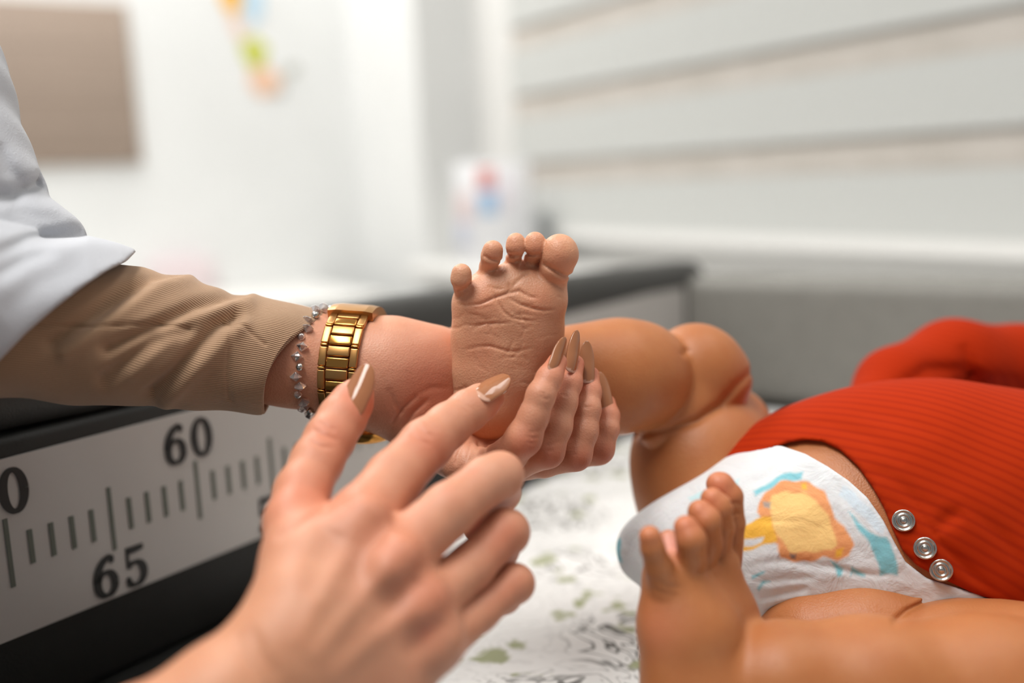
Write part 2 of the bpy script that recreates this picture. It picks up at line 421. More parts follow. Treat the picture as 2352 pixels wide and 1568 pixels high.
# left wall: brown board, coloured decal, low white cabinet with a pink box
def on_left(px, py, off=0.0):                  # photo point on the left wall plane
    n = WD; p0 = cornr - WD * off
    ray = (c2w(pt(px, py, 1000)) - CAM); t = ((p0 - CAM) @ n) / (ray @ n)
    return CAM + ray * t
bl, br, tr = on_left(60, 374), on_left(322, 374), on_left(288, 12)
bc = (on_left(-230, 380, 0.012) + tr) / 2
wdt = np.linalg.norm((tr - on_left(-230, 380))[:2]); hgt = tr[2] - br[2]
BOARD = empty('wall_board', (bc[0], bc[1], br[2]), 'flat brown rectangular board on the white wall at upper left', 'board')
box('board_panel', (bc[0], bc[1], (tr[2] + br[2]) / 2), (WN, -WD, UP), (wdt, 0.018, hgt), M['board'], BOARD, 0.003)
for k in range(1, 4):
    zz = br[2] + hgt * k / 4
    box('board_groove', np.array([bc[0], bc[1], zz]) - WD * 0.0095, (WN, -WD, UP), (wdt * 0.995, 0.001, 0.006), plain('board_line', s2l(176, 158, 144), 0.6), BOARD)
DEC = empty('wall_decal', on_left(590, 225), 'colourful orange, blue and green cut-out decal on the white wall', 'decal')
def decal(name, pts, rgb):
    a = [on_left(x, y, 0.004) for x, y in pts]; b_ = [on_left(x, y, 0.0005) for x, y in pts]; n = len(pts)
    mesh_obj(name, a + b_, [list(range(n))[::-1], list(range(n, 2 * n))] + [[i, (i + 1) % n, n + (i + 1) % n, n + i] for i in range(n)],
             plain(name + '_paint', s2l(*rgb), 0.6), DEC, smooth=False)
decal('decal_piece', [(498, -40), (552, -40), (556, 14), (534, 34), (512, 12)], (246, 186, 60))
decal('decal_piece', [(556, -40), (606, -40), (602, 40), (574, 56), (560, 20)], (190, 218, 236))
decal('decal_piece', [(522, 28), (548, 34), (566, 84), (548, 92), (534, 66)], (238, 208, 190))
decal('decal_piece', [(552, 96), (584, 84), (616, 108), (606, 150), (578, 158), (560, 134)], (202, 206, 84))
decal('decal_piece', [(572, 160), (612, 152), (648, 178), (636, 214), (598, 222), (574, 198)], (240, 200, 172))
decal('decal_piece', [(650, 158), (676, 146), (690, 158), (664, 182)], (188, 190, 182))
decal('decal_piece', [(630, 214), (654, 196), (650, 220)], (170, 170, 164))
CAB = empty('low_cabinet', cornr + WN * 0.75 - WD * 0.22, 'low white cabinet standing against the wall at far left', 'cabinet')
box('cabinet_body', cornr + WN * 0.8 - WD * 0.22 + UP * 0.44, (WN, -WD, UP), (1.3, 0.42, 0.84), M['white'], CAB, 0.004)
box('cabinet_top', cornr + WN * 0.8 - WD * 0.225 + UP * 0.875, (WN, -WD, UP), (1.34, 0.44, 0.03), M['white'], CAB, 0.006)
pb = c2w(pt(410, 612, 2450)); pb[2] = 0.925
PBX = empty('tissue_box', (pb[0], pb[1], 0.89), 'pale pink tissue box on the low white cabinet', 'box')
box('carton', (pb[0], pb[1], 0.932), (WN, -WD, UP), (0.15, 0.10, 0.085), plain('pale_pink_card', s2l(228, 214, 216), 0.6), PBX, 0.003)
box('tissue_slot', (pb[0], pb[1], 0.976), (WN, -WD, UP), (0.09, 0.02, 0.003), plain('slot_film', s2l(214, 190, 198), 0.4), PBX, 0.001)

# leaflet stand on the sill
cs_ = win(at_win(1135, 0.09), 0.09, S_SILL)
HOLD = empty('leaflet_holder', cs_, 'white printed leaflet with red and blue picture on the sill', 'leaflet')
vx = np.array([RGT[0], RGT[1], 0]); vx /= np.linalg.norm(vx); vy = np.array([-vx[1], vx[0], 0])
def card(name, c, wid, hei, th, m, tilt=0.12, off=0.0):
    up2 = UP * math.cos(tilt) + vy * math.sin(tilt); nn = np.cross(vx, up2)
    return box(name, c + up2 * hei / 2 + nn * off, (vx, up2, np.cross(vx, up2)), (wid, hei, th), m, HOLD, 0.0005, 1)
dd = w2c(cs_[None])[0][2] / F / 1000
M['leaf'] = plain('leaflet_paper', s2l(236, 236, 238), 0.5, noise=0.01)
card('leaflet_page', cs_, 172 * dd, 232 * dd, 0.002, M['leaf'])
def spot(dx, dy, wd_, hg, rgb):
    card('printed_patch', cs_ + vx * dx * dd + UP * dy * dd + vy * (0.12 * dy * dd), wd_ * dd, hg * dd, 0.0008, plain('patch_ink', s2l(*rgb), 0.5), off=0.0018)
spot(-14, 168, 38, 48, (226, 142, 138)); spot(-12, 110, 40, 54, (160, 196, 230)); spot(-66, 96, 34, 70, (240, 220, 220)); spot(-74, 40, 30, 60, (214, 218, 232)); spot(30, 120, 26, 80, (236, 228, 236))
fs = win(at_win(1243, 0.03), 0.03, S_SILL)
FO = empty('dark_slab', fs, 'narrow dark grey folder standing on the sill beside the leaflet', 'slab')  # plain dark grey upright strip beside the leaflet
box('slab_body', fs + UP * 0.055, (vx, vy, UP), (0.02, 0.05, 0.11), plain('slab_grey', s2l(132, 136, 138), 0.5), FO, 0.003)

# ------------------------------------------------------------------ measuring strip on the side panel
STR = empty('measuring_strip', bed(0.70, 0, 0.05), 'white centimetre measuring strip with black numerals along the dark side panel', 'ruler')
RT = CAM[2] - 0.108 - ZF                        # strip top above the bed floor
def onstrip(s_cm, w_mm, off): return bed(s_cm / 100, off, RT - w_mm / 1000)
a = [onstrip(0.5, 0, 0.0016), onstrip(88, 0, 0.0016), onstrip(88, 80, 0.0016), onstrip(0.5, 80, 0.0016)]
b_ = [onstrip(0.5, 0, 0.0002), onstrip(88, 0, 0.0002), onstrip(88, 80, 0.0002), onstrip(0.5, 80, 0.0002)]
mesh_obj('strip', a + b_, [[3, 2, 1, 0], [4, 5, 6, 7]] + [[i, (i + 1) % 4, 4 + (i + 1) % 4, 4 + i] for i in range(4)], M['tape'], STR, smooth=False)
def flat(name, pts, m):                          # pts in (s_cm, w_mm)
    n = len(pts)
    a = [onstrip(s, w_, 0.0021) for s, w_ in pts]; b_ = [onstrip(s, w_, 0.0016) for s, w_ in pts]
    return mesh_obj(name, a + b_, [list(range(n)), list(range(n, 2 * n))[::-1]] + [[i, (i + 1) % n, n + (i + 1) % n, n + i] for i in range(n)], m, STR, smooth=False)
for k in range(30, 78):
    big = k % 5 == 0
    w0, w1, hw = (26, 57, 0.10) if big else (34, 49.5, 0.115)
    flat('tick', [(k - hw, w0), (k + hw, w0), (k + hw, w1), (k - hw, w1)], M['tick'])
def stroke_mesh(polys):
    V = []; Fc = []
    for pts, ws in polys:
        pts = np.array(pts, float); n = len(pts); i0 = len(V)
        tn = np.gradient(pts, axis=0); tn /= np.linalg.norm(tn, axis=1)[:, None] + 1e-9
        nr = np.stack([-tn[:, 1], tn[:, 0]], 1)
        for q, w_, nn in zip(pts, ws, nr): V += [q + nn * w_ / 2, q - nn * w_ / 2]
        for i in range(n - 1): Fc.append([i0 + 2 * i, i0 + 2 * i + 1, i0 + 2 * i + 3, i0 + 2 * i + 2])
    return V, Fc
def arc(cx, cy, rx, ry, a0, a1, n=28): return [(cx + rx * math.cos(math.radians(a0 + (a1 - a0) * i / n)), cy + ry * math.sin(math.radians(a0 + (a1 - a0) * i / n))) for i in range(n + 1)]
def ringw(a0, a1, n, thick, thin): return [thin + (thick - thin) * abs(math.cos(math.radians(a0 + (a1 - a0) * i / n))) ** 1.3 for i in range(n + 1)]
GL = {'0': [(arc(.5, .5, .30, .44, 0, 360, 40), ringw(0, 360, 40, .26, .10))],
      '6': [(arc(.5, .32, .29, .27, 0, 360, 36), ringw(0, 360, 36, .25, .09)), (arc(.78, .40, .58, .54, 180, 98, 18), ringw(180, 98, 18, .25, .10)), (arc(.74, .86, .04, .05, 0, 360, 12), [.10] * 13)],
      '5': [(arc(.46, .31, .32, .27, 130, -140, 30), ringw(130, -140, 30, .25, .09)), ([(.26, .95), (.25, .70), (.24, .48)], [.10, .09, .09]), ([(.22, .885), (.5, .885), (.82, .90)], [.17, .16, .12]), (arc(.22, .18, .04, .05, 0, 360, 12), [.10] * 13)],
      '7': [([(.16, .88), (.5, .88), (.84, .88)], [.18] * 3), ([(.80, .86), (.58, .5), (.46, .06)], [.10, .18, .26])],
      '4': [([(.62, .95), (.62, .5), (.62, .04)], [.22] * 3), ([(.1, .30), (.5, .30), (.95, .30)], [.12] * 3), ([(.56, .92), (.3, .6), (.12, .32)], [.1] * 3)]}
def numeral(txt, s_mid, w0, hgt=21.0, adv=1.62):
    V = []; Fc = []
    for i, ch in enumerate(txt):
        v, f = stroke_mesh(GL[ch]); i0 = len(V)
        for x, y in v:
            s = s_mid + adv - (i * adv + x * 1.56)      # numbers read left to right as s falls
            V.append(onstrip(s, w0 + (1 - y) * hgt, 0.0021))
        Fc += [[i0 + k for k in q] for q in f]
    o = mesh_obj('numeral', V, Fc, M['ink'], STR, smooth=False)
    md = o.modifiers.new('thick', 'SOLIDIFY'); md.thickness = 0.0004; md.offset = 0
for k in (75, 65, 55, 45): numeral(str(k), k - 0.2, 57.5)
for k in (70, 60, 50, 40): numeral(str(k), k + 0.25, 4.2)

# ------------------------------------------------------------------ floral paper sheet on the bed floor
fm, fnt, fb = mat('floral_paper')
tc = N(fnt, 'ShaderNodeTexCoord')
def fl(scale, seed, thr):                       # scattered warped rings -> sketchy blossoms
    mp = N(fnt, 'ShaderNodeMapping'); mp.inputs['Location'].default_value = (seed, seed * 1.7, 0); fnt.links.new(tc.outputs['Object'], mp.inputs['Vector'])
    nz = N(fnt, 'ShaderNodeTexNoise', Scale=70.0, Detail=3.0); fnt.links.new(mp.outputs[0], nz.inputs['Vector'])
    mx = N(fnt, 'ShaderNodeVectorMath', operation='SCALE'); mx.inputs['Scale'].default_value = 0.03; fnt.links.new(nz.outputs['Color'], mx.inputs[0])
    ad = N(fnt, 'ShaderNodeVectorMath', operation='ADD'); fnt.links.new(mp.outputs[0], ad.inputs[0]); fnt.links.new(mx.outputs[0], ad.inputs[1])
    v = N(fnt, 'ShaderNodeTexVoronoi', Scale=scale); fnt.links.new(ad.outputs[0], v.inputs['Vector'])
    return v, ad
n1 = N(fnt, 'ShaderNodeTexNoise', Scale=30.0, Detail=2.0, Distortion=1.6); fnt.links.new(tc.outputs['Object'], n1.inputs['Vector'])
sn = N(fnt, 'ShaderNodeMath', operation='MULTIPLY'); sn.inputs[1].default_value = 44.0; fnt.links.new(n1.outputs['Fac'], sn.inputs[0])
si = N(fnt, 'ShaderNodeMath', operation='SINE'); fnt.links.new(sn.outputs[0], si.inputs[0])
rr = ramp(fnt, si.outputs[0], [(0.35, (0, 0, 0)), (0.85, (1, 1, 1))])
mp1 = N(fnt, 'ShaderNodeMapping'); mp1.inputs['Location'].default_value = (0.37, 0.11, 0); fnt.links.new(tc.outputs['Object'], mp1.inputs['Vector'])
n2 = N(fnt, 'ShaderNodeTexVoronoi', Scale=15.0); fnt.links.new(mp1.outputs[0], n2.inputs['Vector'])
near = ramp(fnt, n2.outputs['Distance'], [(0.40, (1, 1, 1)), (0.66, (0.1, 0.1, 0.1))])
m2 = N(fnt, 'ShaderNodeMath', operation='MULTIPLY'); fnt.links.new(rr.outputs[0], m2.inputs[0]); fnt.links.new(near.outputs[0], m2.inputs[1])
v2, ad2 = fl(46.0, 4.2, 0)
leaf = ramp(fnt, v2.outputs['Distance'], [(0.22, (1, 1, 1)), (0.36, (0, 0, 0))])
s2 = N(fnt, 'ShaderNodeSeparateColor'); fnt.links.new(v2.outputs['Color'], s2.inputs[0])
lp = ramp(fnt, s2.outputs[1], [(0.42, (0, 0, 0)), (0.5, (1, 1, 1))])
m3 = N(fnt, 'ShaderNodeMath', operation='MULTIPLY'); fnt.links.new(leaf.outputs[0], m3.inputs[0]); fnt.links.new(lp.outputs[0], m3.inputs[1])
c1 = N(fnt, 'ShaderNodeMix', data_type='RGBA'); c1.inputs[6].default_value = (*s2l(236, 235, 233), 1); c1.inputs[7].default_value = (*s2l(96, 94, 90), 1)
fnt.links.new(m2.outputs[0], c1.inputs[0])
c2 = N(fnt, 'ShaderNodeMix', data_type='RGBA'); c2.inputs[7].default_value = (*s2l(160, 164, 126), 1)
fnt.links.new(m3.outputs[0], c2.inputs[0]); fnt.links.new(c1.outputs[2], c2.inputs[6]); fnt.links.new(c2.outputs[2], fb.inputs['Base Color'])
fb.inputs['Roughness'].default_value = 0.6
ns, nh = 110, 70
V = []; 
for i in range(ns + 1):
    for j in range(nh + 1):
        h = 0.018 + 0.70 * j / nh; s = 0.012 + (0.565 + 0.45 * h - 0.012) * i / ns
        zz = 0.0012 + 0.0016 * (math.sin(s * 31 + h * 9) * math.sin(h * 27 - s * 11) + 0.7 * math.sin(s * 73 + 40 * h)) ** 2
        V.append(bed(s, h, zz))
Q = np.array([[i * (nh + 1) + j, (i + 1) * (nh + 1) + j, (i + 1) * (nh + 1) + j + 1, i * (nh + 1) + j + 1] for i in range(ns) for j in range(nh)])
sheet = mesh_obj('paper_sheet', V, Q, fm, None, True, origin=bed(0.5, 0.4, 0))
tag(sheet, 'white floral paper sheet spread over the bed under the baby', 'paper sheet')
md = sheet.modifiers.new('thick', 'SOLIDIFY'); md.thickness = 0.0006; md.offset = -1

# ================================================================== PEOPLE
def orient(V, Q, fn):
    q = Q[:: max(1, len(Q) // 400)]
    n = np.cross(V[q[:, 2]] - V[q[:, 0]], V[q[:, 3]] - V[q[:, 1]]); c = V[q].mean(1)
    n = n / (np.linalg.norm(n, axis=1)[:, None] + 1e-9)
    return Q if (fn(c + n * 0.5) - fn(c - n * 0.5)).mean() > 0 else Q[:, ::-1].copy()
def sdf_obj(name, fn, chains, h, m, parent, colfn=None, attr=None, pad=6, clip=None, newton=1):
    lo, hi = bbox_of(chains, pad)
    if clip is not None: lo = np.maximum(lo, clip[0]); hi = np.minimum(hi, clip[1])
    V, Q = sdf_mesh(fn, lo, hi, h, newton=newton); Q = orient(V, Q, fn)
    at = {}
    if colfn is not None: at['Col'] = colfn(V)
    if attr is not None: at.update(attr(V))
    return mesh_obj(name, c2w(V), Q, m, parent, attrs=at)
def nrm(v): v = np.asarray(v, float); return v / np.linalg.norm(v)

# ---- adult skin tones (linear)
A0 = s2l(210, 150, 120); AR = s2l(204, 112, 82); AP = s2l(224, 172, 144); AT = s2l(216, 124, 94)

DOC = empty('person', c2w(pt(560, 900, 400)), 'adult in white coat and beige ribbed jumper examining a baby foot with manicured hands', 'person')

# ---- the holding hand (palm towards us, fingers curling up round the heel)
H1_arm = [(330, 800, 405, 100), (480, 815, 418, 106), (690, 822, 428, 104), (820, 850, 430, 104), (885, 862, 431, 112)]
H1_palm = [[(850, 850, 431, 108), (910, 836, 430, 98), (985, 838, 432, 86)],
           [(870, 880, 433, 100), (930, 925, 434, 82), (985, 990, 431, 70), (1040, 1040, 424, 58)],
           [(900, 860, 434, 100), (1000, 920, 440, 90), (1075, 1000, 440, 70), (1110, 1060, 430, 52)],
           [(985, 845, 434, 84), (1080, 805, 462, 58), (1150, 745, 474, 46), (1185, 700, 478, 34)]]
H1_f = [[(1062, 1062, 414, 50), (1110, 1078, 410, 46), (1168, 1046, 396, 40), (1203, 1006, 388, 41), (1226, 955, 387, 34), (1242, 908, 387, 32.5), (1262, 868, 390, 29), (1280, 832, 394, 23)],
        [(1090, 1075, 428, 46), (1190, 1062, 408, 37), (1258, 1036, 398, 37.5), (1282, 980, 398, 31), (1297, 925, 401, 28), (1310, 880, 405, 26), (1322, 835, 409, 20)],
        [(1120, 1075, 440, 44), (1250, 1060, 416, 35), (1322, 1044, 408, 36), (1342, 990, 409, 31), (1350, 940, 411, 29), (1354, 900, 415, 26), (1356, 862, 420, 21)],
        [(1150, 1065, 450, 40), (1300, 1050, 432, 33), (1374, 1030, 424, 36), (1396, 985, 424, 25), (1398, 955, 427, 24), (1394, 925, 431, 20)]]
H1_wr = [([(1207, 1000), (1225, 1006), (1238, 1003)], .6, .45), ([(1210, 1014), (1222, 1018), (1233, 1014)], .5, .4), ([(1205, 990), (1222, 993), (1236, 990)], .45, .3),
         ([(1236, 908), (1254, 916), (1266, 913)], .5, .4), ([(1240, 900), (1254, 906)], .4, .25),
         ([(1252, 1022), (1270, 1020), (1288, 1012)], .5, .4), ([(1256, 1036), (1272, 1034)], .5, .35), ([(1290, 905), (1306, 912)], .45, .3),
         ([(1336, 932), (1350, 936), (1362, 932)], .45, .35), ([(1310, 1040), (1328, 1046)], .5, .3),
         # folds where the palm bends under the heel
         ([(1062, 1022), (1052, 1045), (1046, 1068)], .8, .6), ([(1082, 1015), (1078, 1040), (1072, 1062)], .7, .5), ([(1098, 1012), (1098, 1040), (1094, 1060)], .7, .5),
         ([(1116, 1012), (1118, 1040), (1112, 1066)], .7, .6), ([(1040, 1020), (1026, 1046)], .8, .6),
         # palm lines and wrinkles at the heel of the hand
         ([(900, 975), (925, 935), (960, 905)], 1.0, .8), ([(925, 985), (950, 945), (985, 915)], 1.0, .8), ([(950, 1000), (975, 960), (1010, 930)], 1.0, .8), ([(975, 1010), (1005, 975), (1035, 950)], 1.0, .7),
         ([(893, 890), (905, 925), (925, 950)], 1.1, .6), ([(880, 860), (890, 915), (905, 955)], .9, .25), ([(960, 905), (990, 890), (1035, 890)], 1.2, .3)]
def f_h1(p):
    palm = chain(p, H1_arm, 10)
    for L in H1_palm: palm = smin(palm, chain(p, L, 6), 9)
    out = palm
    for L in H1_f: out = np.minimum(out, smin(palm, chain(p, L, 2.2), 4))
    return creases(p, out, H1_wr, 445)
def c_h1(V):
    L = [(pt(960, 880, 412), 16, s2l(216, 120, 90), .75), (pt(900, 850, 410), 18, AP, .5), (pt(1010, 960, 420), 12, AT, .5)]
    for f in H1_f:
        n = nodes(f); L.append((n[-1][0], 8, AT, .75)); L.append((n[-2][0], 5, AT, .3))
        pip = 3 if f is H1_f[0] else 2
        L.append((n[pip][0] + np.array([2, 2, -5]), 6, s2l(186, 100, 74), .7))
    L.append((pt(1075, 1040, 405), 6, AP, .6))
    return blobs(V, A0, L)
hand1 = sdf_obj('hand', f_h1, [H1_arm] + H1_palm + H1_f, 0.7, M['skin'], DOC, c_h1)
tag(hand1, 'open palm and curled fingers cradling the heel')

# ---- the pointing hand (back of the hand towards us)
H2_arm = [(60, 1930, 262, 170), (300, 1760, 275, 150), (530, 1610, 288, 132), (660, 1500, 297, 112)]
H2_meta = [[(660, 1480, 298, 108), (700, 1400, 302, 98), (760, 1290, 318, 88), (835, 1190, 334, 76)],
           [(690, 1520, 297, 108), (790, 1400, 309, 92), (905, 1285, 323, 78)],
           [(720, 1570, 297, 108), (850, 1470, 308, 88), (968, 1385, 321, 74)],
           [(760, 1640, 299, 100), (890, 1570, 308, 82), (1000, 1475, 320, 66)],
           [(660, 1470, 298, 105), (686, 1360, 310, 86), (690, 1290, 318, 84), (676, 1200, 332, 66)]]
H2_f = [[(835, 1190, 334, 76), (905, 1100, 351, 66), (978, 1022, 366, 60), (1028, 978, 375, 51), (1075, 943, 383, 46.5), (1104, 924, 388, 41), (1124, 912, 392, 34)],
        [(905, 1285, 323, 76), (1030, 1172, 336, 62), (1118, 1104, 349, 55), (1148, 1092, 354, 53), (1150, 1130, 372, 44), (1128, 1180, 386, 41), (1098, 1212, 392, 34)],
        [(968, 1388, 322, 68), (1082, 1300, 339, 52), (1158, 1222, 350, 51), (1164, 1222, 353, 50), (1150, 1262, 364, 40), (1112, 1290, 374, 38), (1072, 1300, 380, 32)],
        [(1000, 1480, 321, 60), (1100, 1405, 338, 44), (1178, 1340, 348, 43), (1183, 1340, 350, 42), (1160, 1372, 356, 34), (1120, 1396, 362, 32), (1080, 1405, 366, 27)]]
H2_th = [(676, 1200, 332, 66), (694, 1130, 344, 62), (728, 1060, 355, 58), (757, 1008, 363, 56), (786, 960, 370, 53), (808, 925, 375, 46), (822, 902, 378, 36)]
H2_wr = [([(955, 975), (975, 995), (1000, 1005)], .8, .35), ([(940, 992), (962, 1012), (990, 1022)], .8, .35), ([(968, 962), (990, 980), (1014, 988)], .7, .25),
         ([(1042, 925), (1060, 938), (1078, 950)], .5, .25), ([(1052, 918), (1070, 930), (1086, 941)], .5, .2),
         ([(718, 985), (745, 1000), (775, 1012)], .7, .5), ([(705, 1010), (735, 1025), (768, 1030)], .7, .5), ([(728, 968), (752, 980), (778, 990)], .6, .3),
         ([(765, 1163), (720, 1185), (675, 1215), (632, 1240)], 1.2, .9),
         ([(575, 1440), (600, 1500), (640, 1560)], 1.4, .6), ([(548, 1450), (566, 1510), (590, 1568)], 1.4, .5),
         ([(680, 1490), (750, 1340), (825, 1220)], 3.0, -.7), ([(715, 1520), (805, 1405), (900, 1295)], 3.0, -.8), ([(760, 1560), (865, 1465), (965, 1392)], 3.0, -.6),
         ([(895, 1225), (850, 1280), (790, 1350)], 3.8, .8), ([(960, 1330), (915, 1380), (850, 1440)], 3.6, .7), ([(1010, 1420), (975, 1465), (920, 1510)], 3.4, .6), ([(770, 1215), (735, 1290), (715, 1370)], 4.5, 1.0)]
H2_k = [[(818, 1212, 318, 52), (838, 1188, 320, 52)], [(892, 1302, 308, 52), (914, 1282, 311, 52)], [(956, 1396, 309, 48), (976, 1380, 312, 48)], [(990, 1486, 311, 44), (1008, 1470, 313, 44)]]
def f_h2(p):
    palm = chain(p, H2_arm, 10)
    for L in H2_meta: palm = smin(palm, chain(p, L, 6), 9)
    out = palm
    for L in H2_k: palm = smin(palm, chain(p, L, 3), 7)
    out = palm
    for L in H2_f: out = np.minimum(out, smin(palm, chain(p, L, 2.5), 3.2))
    out = np.minimum(out, smin(palm, chain(p, H2_th, 3), 4))
    return creases(p, out, H2_wr, 420)
def c_h2(V):
    L = [(pt(835, 1190, 322), 12, AR, .45), (pt(905, 1285, 310), 13, AR, .5), (pt(968, 1385, 308), 12, AR, .45), (pt(965, 1440, 307), 3.5, s2l(205, 96, 78), .7),
         (pt(757, 1000, 354), 9, AR, .5), (pt(822, 930, 372), 9, s2l(214, 100, 68), .8), (pt(690, 1150, 330), 14, AR, .5),
         (pt(978, 1020, 356), 8, AR, .5), (pt(1085, 1095, 342), 3, s2l(206, 108, 92), .6), (pt(1025, 1135, 332), 2.5, s2l(214, 120, 100), .5),
         (pt(1120, 930, 388), 7, AT, .6), (pt(1140, 1100, 345), 8, AP, .4), (pt(1175, 1225, 336), 9, AR, .6), (pt(1185, 1335, 332), 9, AR, .6),
         (pt(1110, 1200, 386), 9, s2l(220, 100, 80), .8), (pt(780, 1380, 300), 22, s2l(196, 144, 116), .6), (pt(560, 1560, 280), 30, s2l(208, 152, 116), .7), (pt(790, 1160, 340), 10, AR, .3)]
    return blobs(V, A0, L)
clip2 = (np.array([-400, -400, 150.0]), np.array([400, 150, 450.0]))
hand2 = sdf_obj('hand', f_h2, [H2_arm] + H2_meta + H2_f + [H2_th], 0.76, M['skin'], DOC, c_h2, clip=clip2)
tag(hand2, 'hand with outstretched forefinger stroking the sole')

# ---- long almond nails
def nail(parent, base, tip, wpx, n, arch=0.42, drop=0.10, gap=0.06):
    a, b = pt(*base), pt(*tip); t = b - a; L = np.linalg.norm(t); t /= L
    n = nrm(n); n = nrm(n - (n @ t) * t); bi = np.cross(t, n)
    W = wpx * base[2] / F / 2; ns_, nc = 30, 14; V = []; CL = []
    for layer in (0, 1):
        for i in range(ns_ + 1):
            s = i / ns_
            cut = math.sqrt(max(0, 1 - ((0.16 - s) / 0.16) ** 2)) if s < 0.16 else 1
            tap = 1 if s < 0.45 else math.sqrt(max(0.0, 1 - ((s - 0.45) / 0.55) ** 2.1))
            wv_ = W * max(0.02, (0.45 + 0.55 * cut) * tap * (0.93 + 0.07 * math.sin(math.pi * s)))
            for j in range(nc + 1):
                x = -1 + 2 * j / nc
                hgt = -arch * W * (x * wv_ / W) ** 2 * 1.0 - drop * L * (s - 0.25) ** 2 - (0.55 if layer else 0) + 0.25 * math.sin(math.pi * min(1, s / 0.5)) * (1 - x * x)
                V.append(a + t * (s * L) + bi * (x * wv_) + n * hgt); CL.append(s2l(168, 112, 78) if s > gap + .05 * x * x else s2l(208, 164, 142))
    V = np.array(V); k = (ns_ + 1) * (nc + 1); Fc = []
    for i in range(ns_):
        for j in range(nc):
            q = [i * (nc + 1) + j, i * (nc + 1) + j + 1, (i + 1) * (nc + 1) + j + 1, (i + 1) * (nc + 1) + j]
            Fc.append(q); Fc.append([k + v for v in q[::-1]])
    rim = [i * (nc + 1) for i in range(ns_ + 1)] + [ns_ * (nc + 1) + j for j in range(1, nc + 1)] + [i * (nc + 1) + nc for i in range(ns_ - 1, -1, -1)] + [j for j in range(nc - 1, 0, -1)]
    for i in range(len(rim)):
        u, v = rim[i], rim[(i + 1) % len(rim)]; Fc.append([u, v, k + v, k + u])
    fnrm = np.cross(V[Fc[0][1]] - V[Fc[0][0]], V[Fc[0][3]] - V[Fc[0][0]])
    if fnrm @ n < 0: Fc = [q[::-1] for q in Fc]
    return mesh_obj('fingernail', c2w(V), Fc, M['nail'], parent, attrs={'Col': np.array(CL)})
nail(hand1, (1272, 858, 386.5), (1304, 774, 392), 38, (.72, .10, -.70))
nail(hand1, (1315, 856, 401), (1331, 757, 405), 36, (.62, .05, -.80))
nail(hand1, (1351, 880, 411), (1350, 781, 414), 36, (.25, .0, -1), .3)
nail(hand1, (1397, 942, 424), (1379, 852, 429), 36, (.25, .1, -1), .35)
nail(hand2, (1092, 906, 379), (1167, 855, 390), 66, (-.30, -.55, -.78), .36, .1, .10)
nail(hand2, (797, 950, 363.5), (846, 831, 371), 64, (-.15, -.18, -.97), .40, .1, .04)

# ---- beige ribbed jumper sleeve (lofted tube with a turned-in cuff)
rm, rnt, rb = mat('beige_rib_knit')
uvn = N(rnt, 'ShaderNodeAttribute', attribute_name='rib')
mu = N(rnt, 'ShaderNodeMath', operation='MULTIPLY'); mu.inputs[1].default_value = 2 * math.pi; rnt.links.new(uvn.outputs['Fac'], mu.inputs[0])
si = N(rnt, 'ShaderNodeMath', operation='SINE'); rnt.links.new(mu.outputs[0], si.inputs[0])
rr = ramp(rnt, si.outputs[0], [(0.0, s2l(146, 112, 84)), (0.55, s2l(186, 150, 118)), (1.0, s2l(194, 158, 126))])
mr = N(rnt, 'ShaderNodeMapRange'); mr.inputs['From Min'].default_value = -1; rnt.links.new(si.outputs[0], mr.inputs['Value']); rnt.links.new(mr.outputs[0], rr.inputs[0])
rnt.links.new(rr.outputs[0], rb.inputs['Base Color']); rb.inputs['Roughness'].default_value = 0.9; rb.inputs['Sheen Weight'].default_value = 0.25
bp = N(rnt, 'ShaderNodeBump', Strength=0.5, Distance=0.0006); rnt.links.new(mr.outputs[0], bp.inputs['Height']); rnt.links.new(bp.outputs[0], rb.inputs['Normal'])
SC = [(-260, 740, 352, 176), (-100, 742, 366, 172), (60, 748, 382, 168), (200, 765, 394, 166), (300, 770, 401, 162), (380, 780, 407, 156), (450, 795, 412, 146), (520, 805, 417, 138), (590, 816, 421, 136), (640, 826, 424, 132), (676, 832, 426, 128)]
def interp(L, t):
    L = np.array(L, float); n = len(L) - 1; x = t * n
    i = int(min(max(math.floor(x), 0), n - 1)); f = x - i
    p0, p1, p2, p3 = L[max(i - 1, 0)], L[i], L[i + 1], L[min(i + 2, n)]
    return 0.5 * ((2 * p1) + (-p0 + p2) * f + (2 * p0 - 5 * p1 + 4 * p2 - p3) * f * f + (-p0 + 3 * p1 - 3 * p2 + p3) * f ** 3)
folds = [([(120, 790), (199, 737), (279, 678), (348, 633), (423, 616)], 3.0, 3.4), ([(250, 800), (368, 742), (448, 702), (560, 668)], 2.8, 3.2),
         ([(240, 872), (300, 827), (358, 782), (430, 752)], 3.2, 2.4), ([(350, 905), (400, 857), (450, 802), (498, 747), (540, 724)], 2.8, 3.4),
         ([(60, 742), (209, 750), (358, 742), (438, 752)], .7, 1.0), ([(532, 722), (524, 800), (520, 860), (524, 915)], .7, .7), ([(540, 722), (532, 800), (528, 860), (532, 920)], .7, .5),
         ([(515, 735), (560, 752), (610, 790)], .8, .7)]
ridges = [([(150, 810), (230, 752), (310, 695), (380, 650), (440, 632)], 3.4, 1.6), ([(380, 770), (460, 725), (570, 690)], 3.4, 1.6), ([(380, 925), (430, 875), (480, 825), (525, 772), (560, 745)], 3.2, 1.7), ([(300, 860), (350, 812), (400, 780)], 3, 1.0)]
nu, nt_ = 220, 190; V = []; RB = []
axis = nrm(pt(676, 832, 426) - pt(300, 770, 401)); up_ = nrm(np.array([0, -1, 0]) + axis * axis[1]); toc = nrm(np.cross(axis, up_)); toc = toc if toc[2] < 0 else -toc
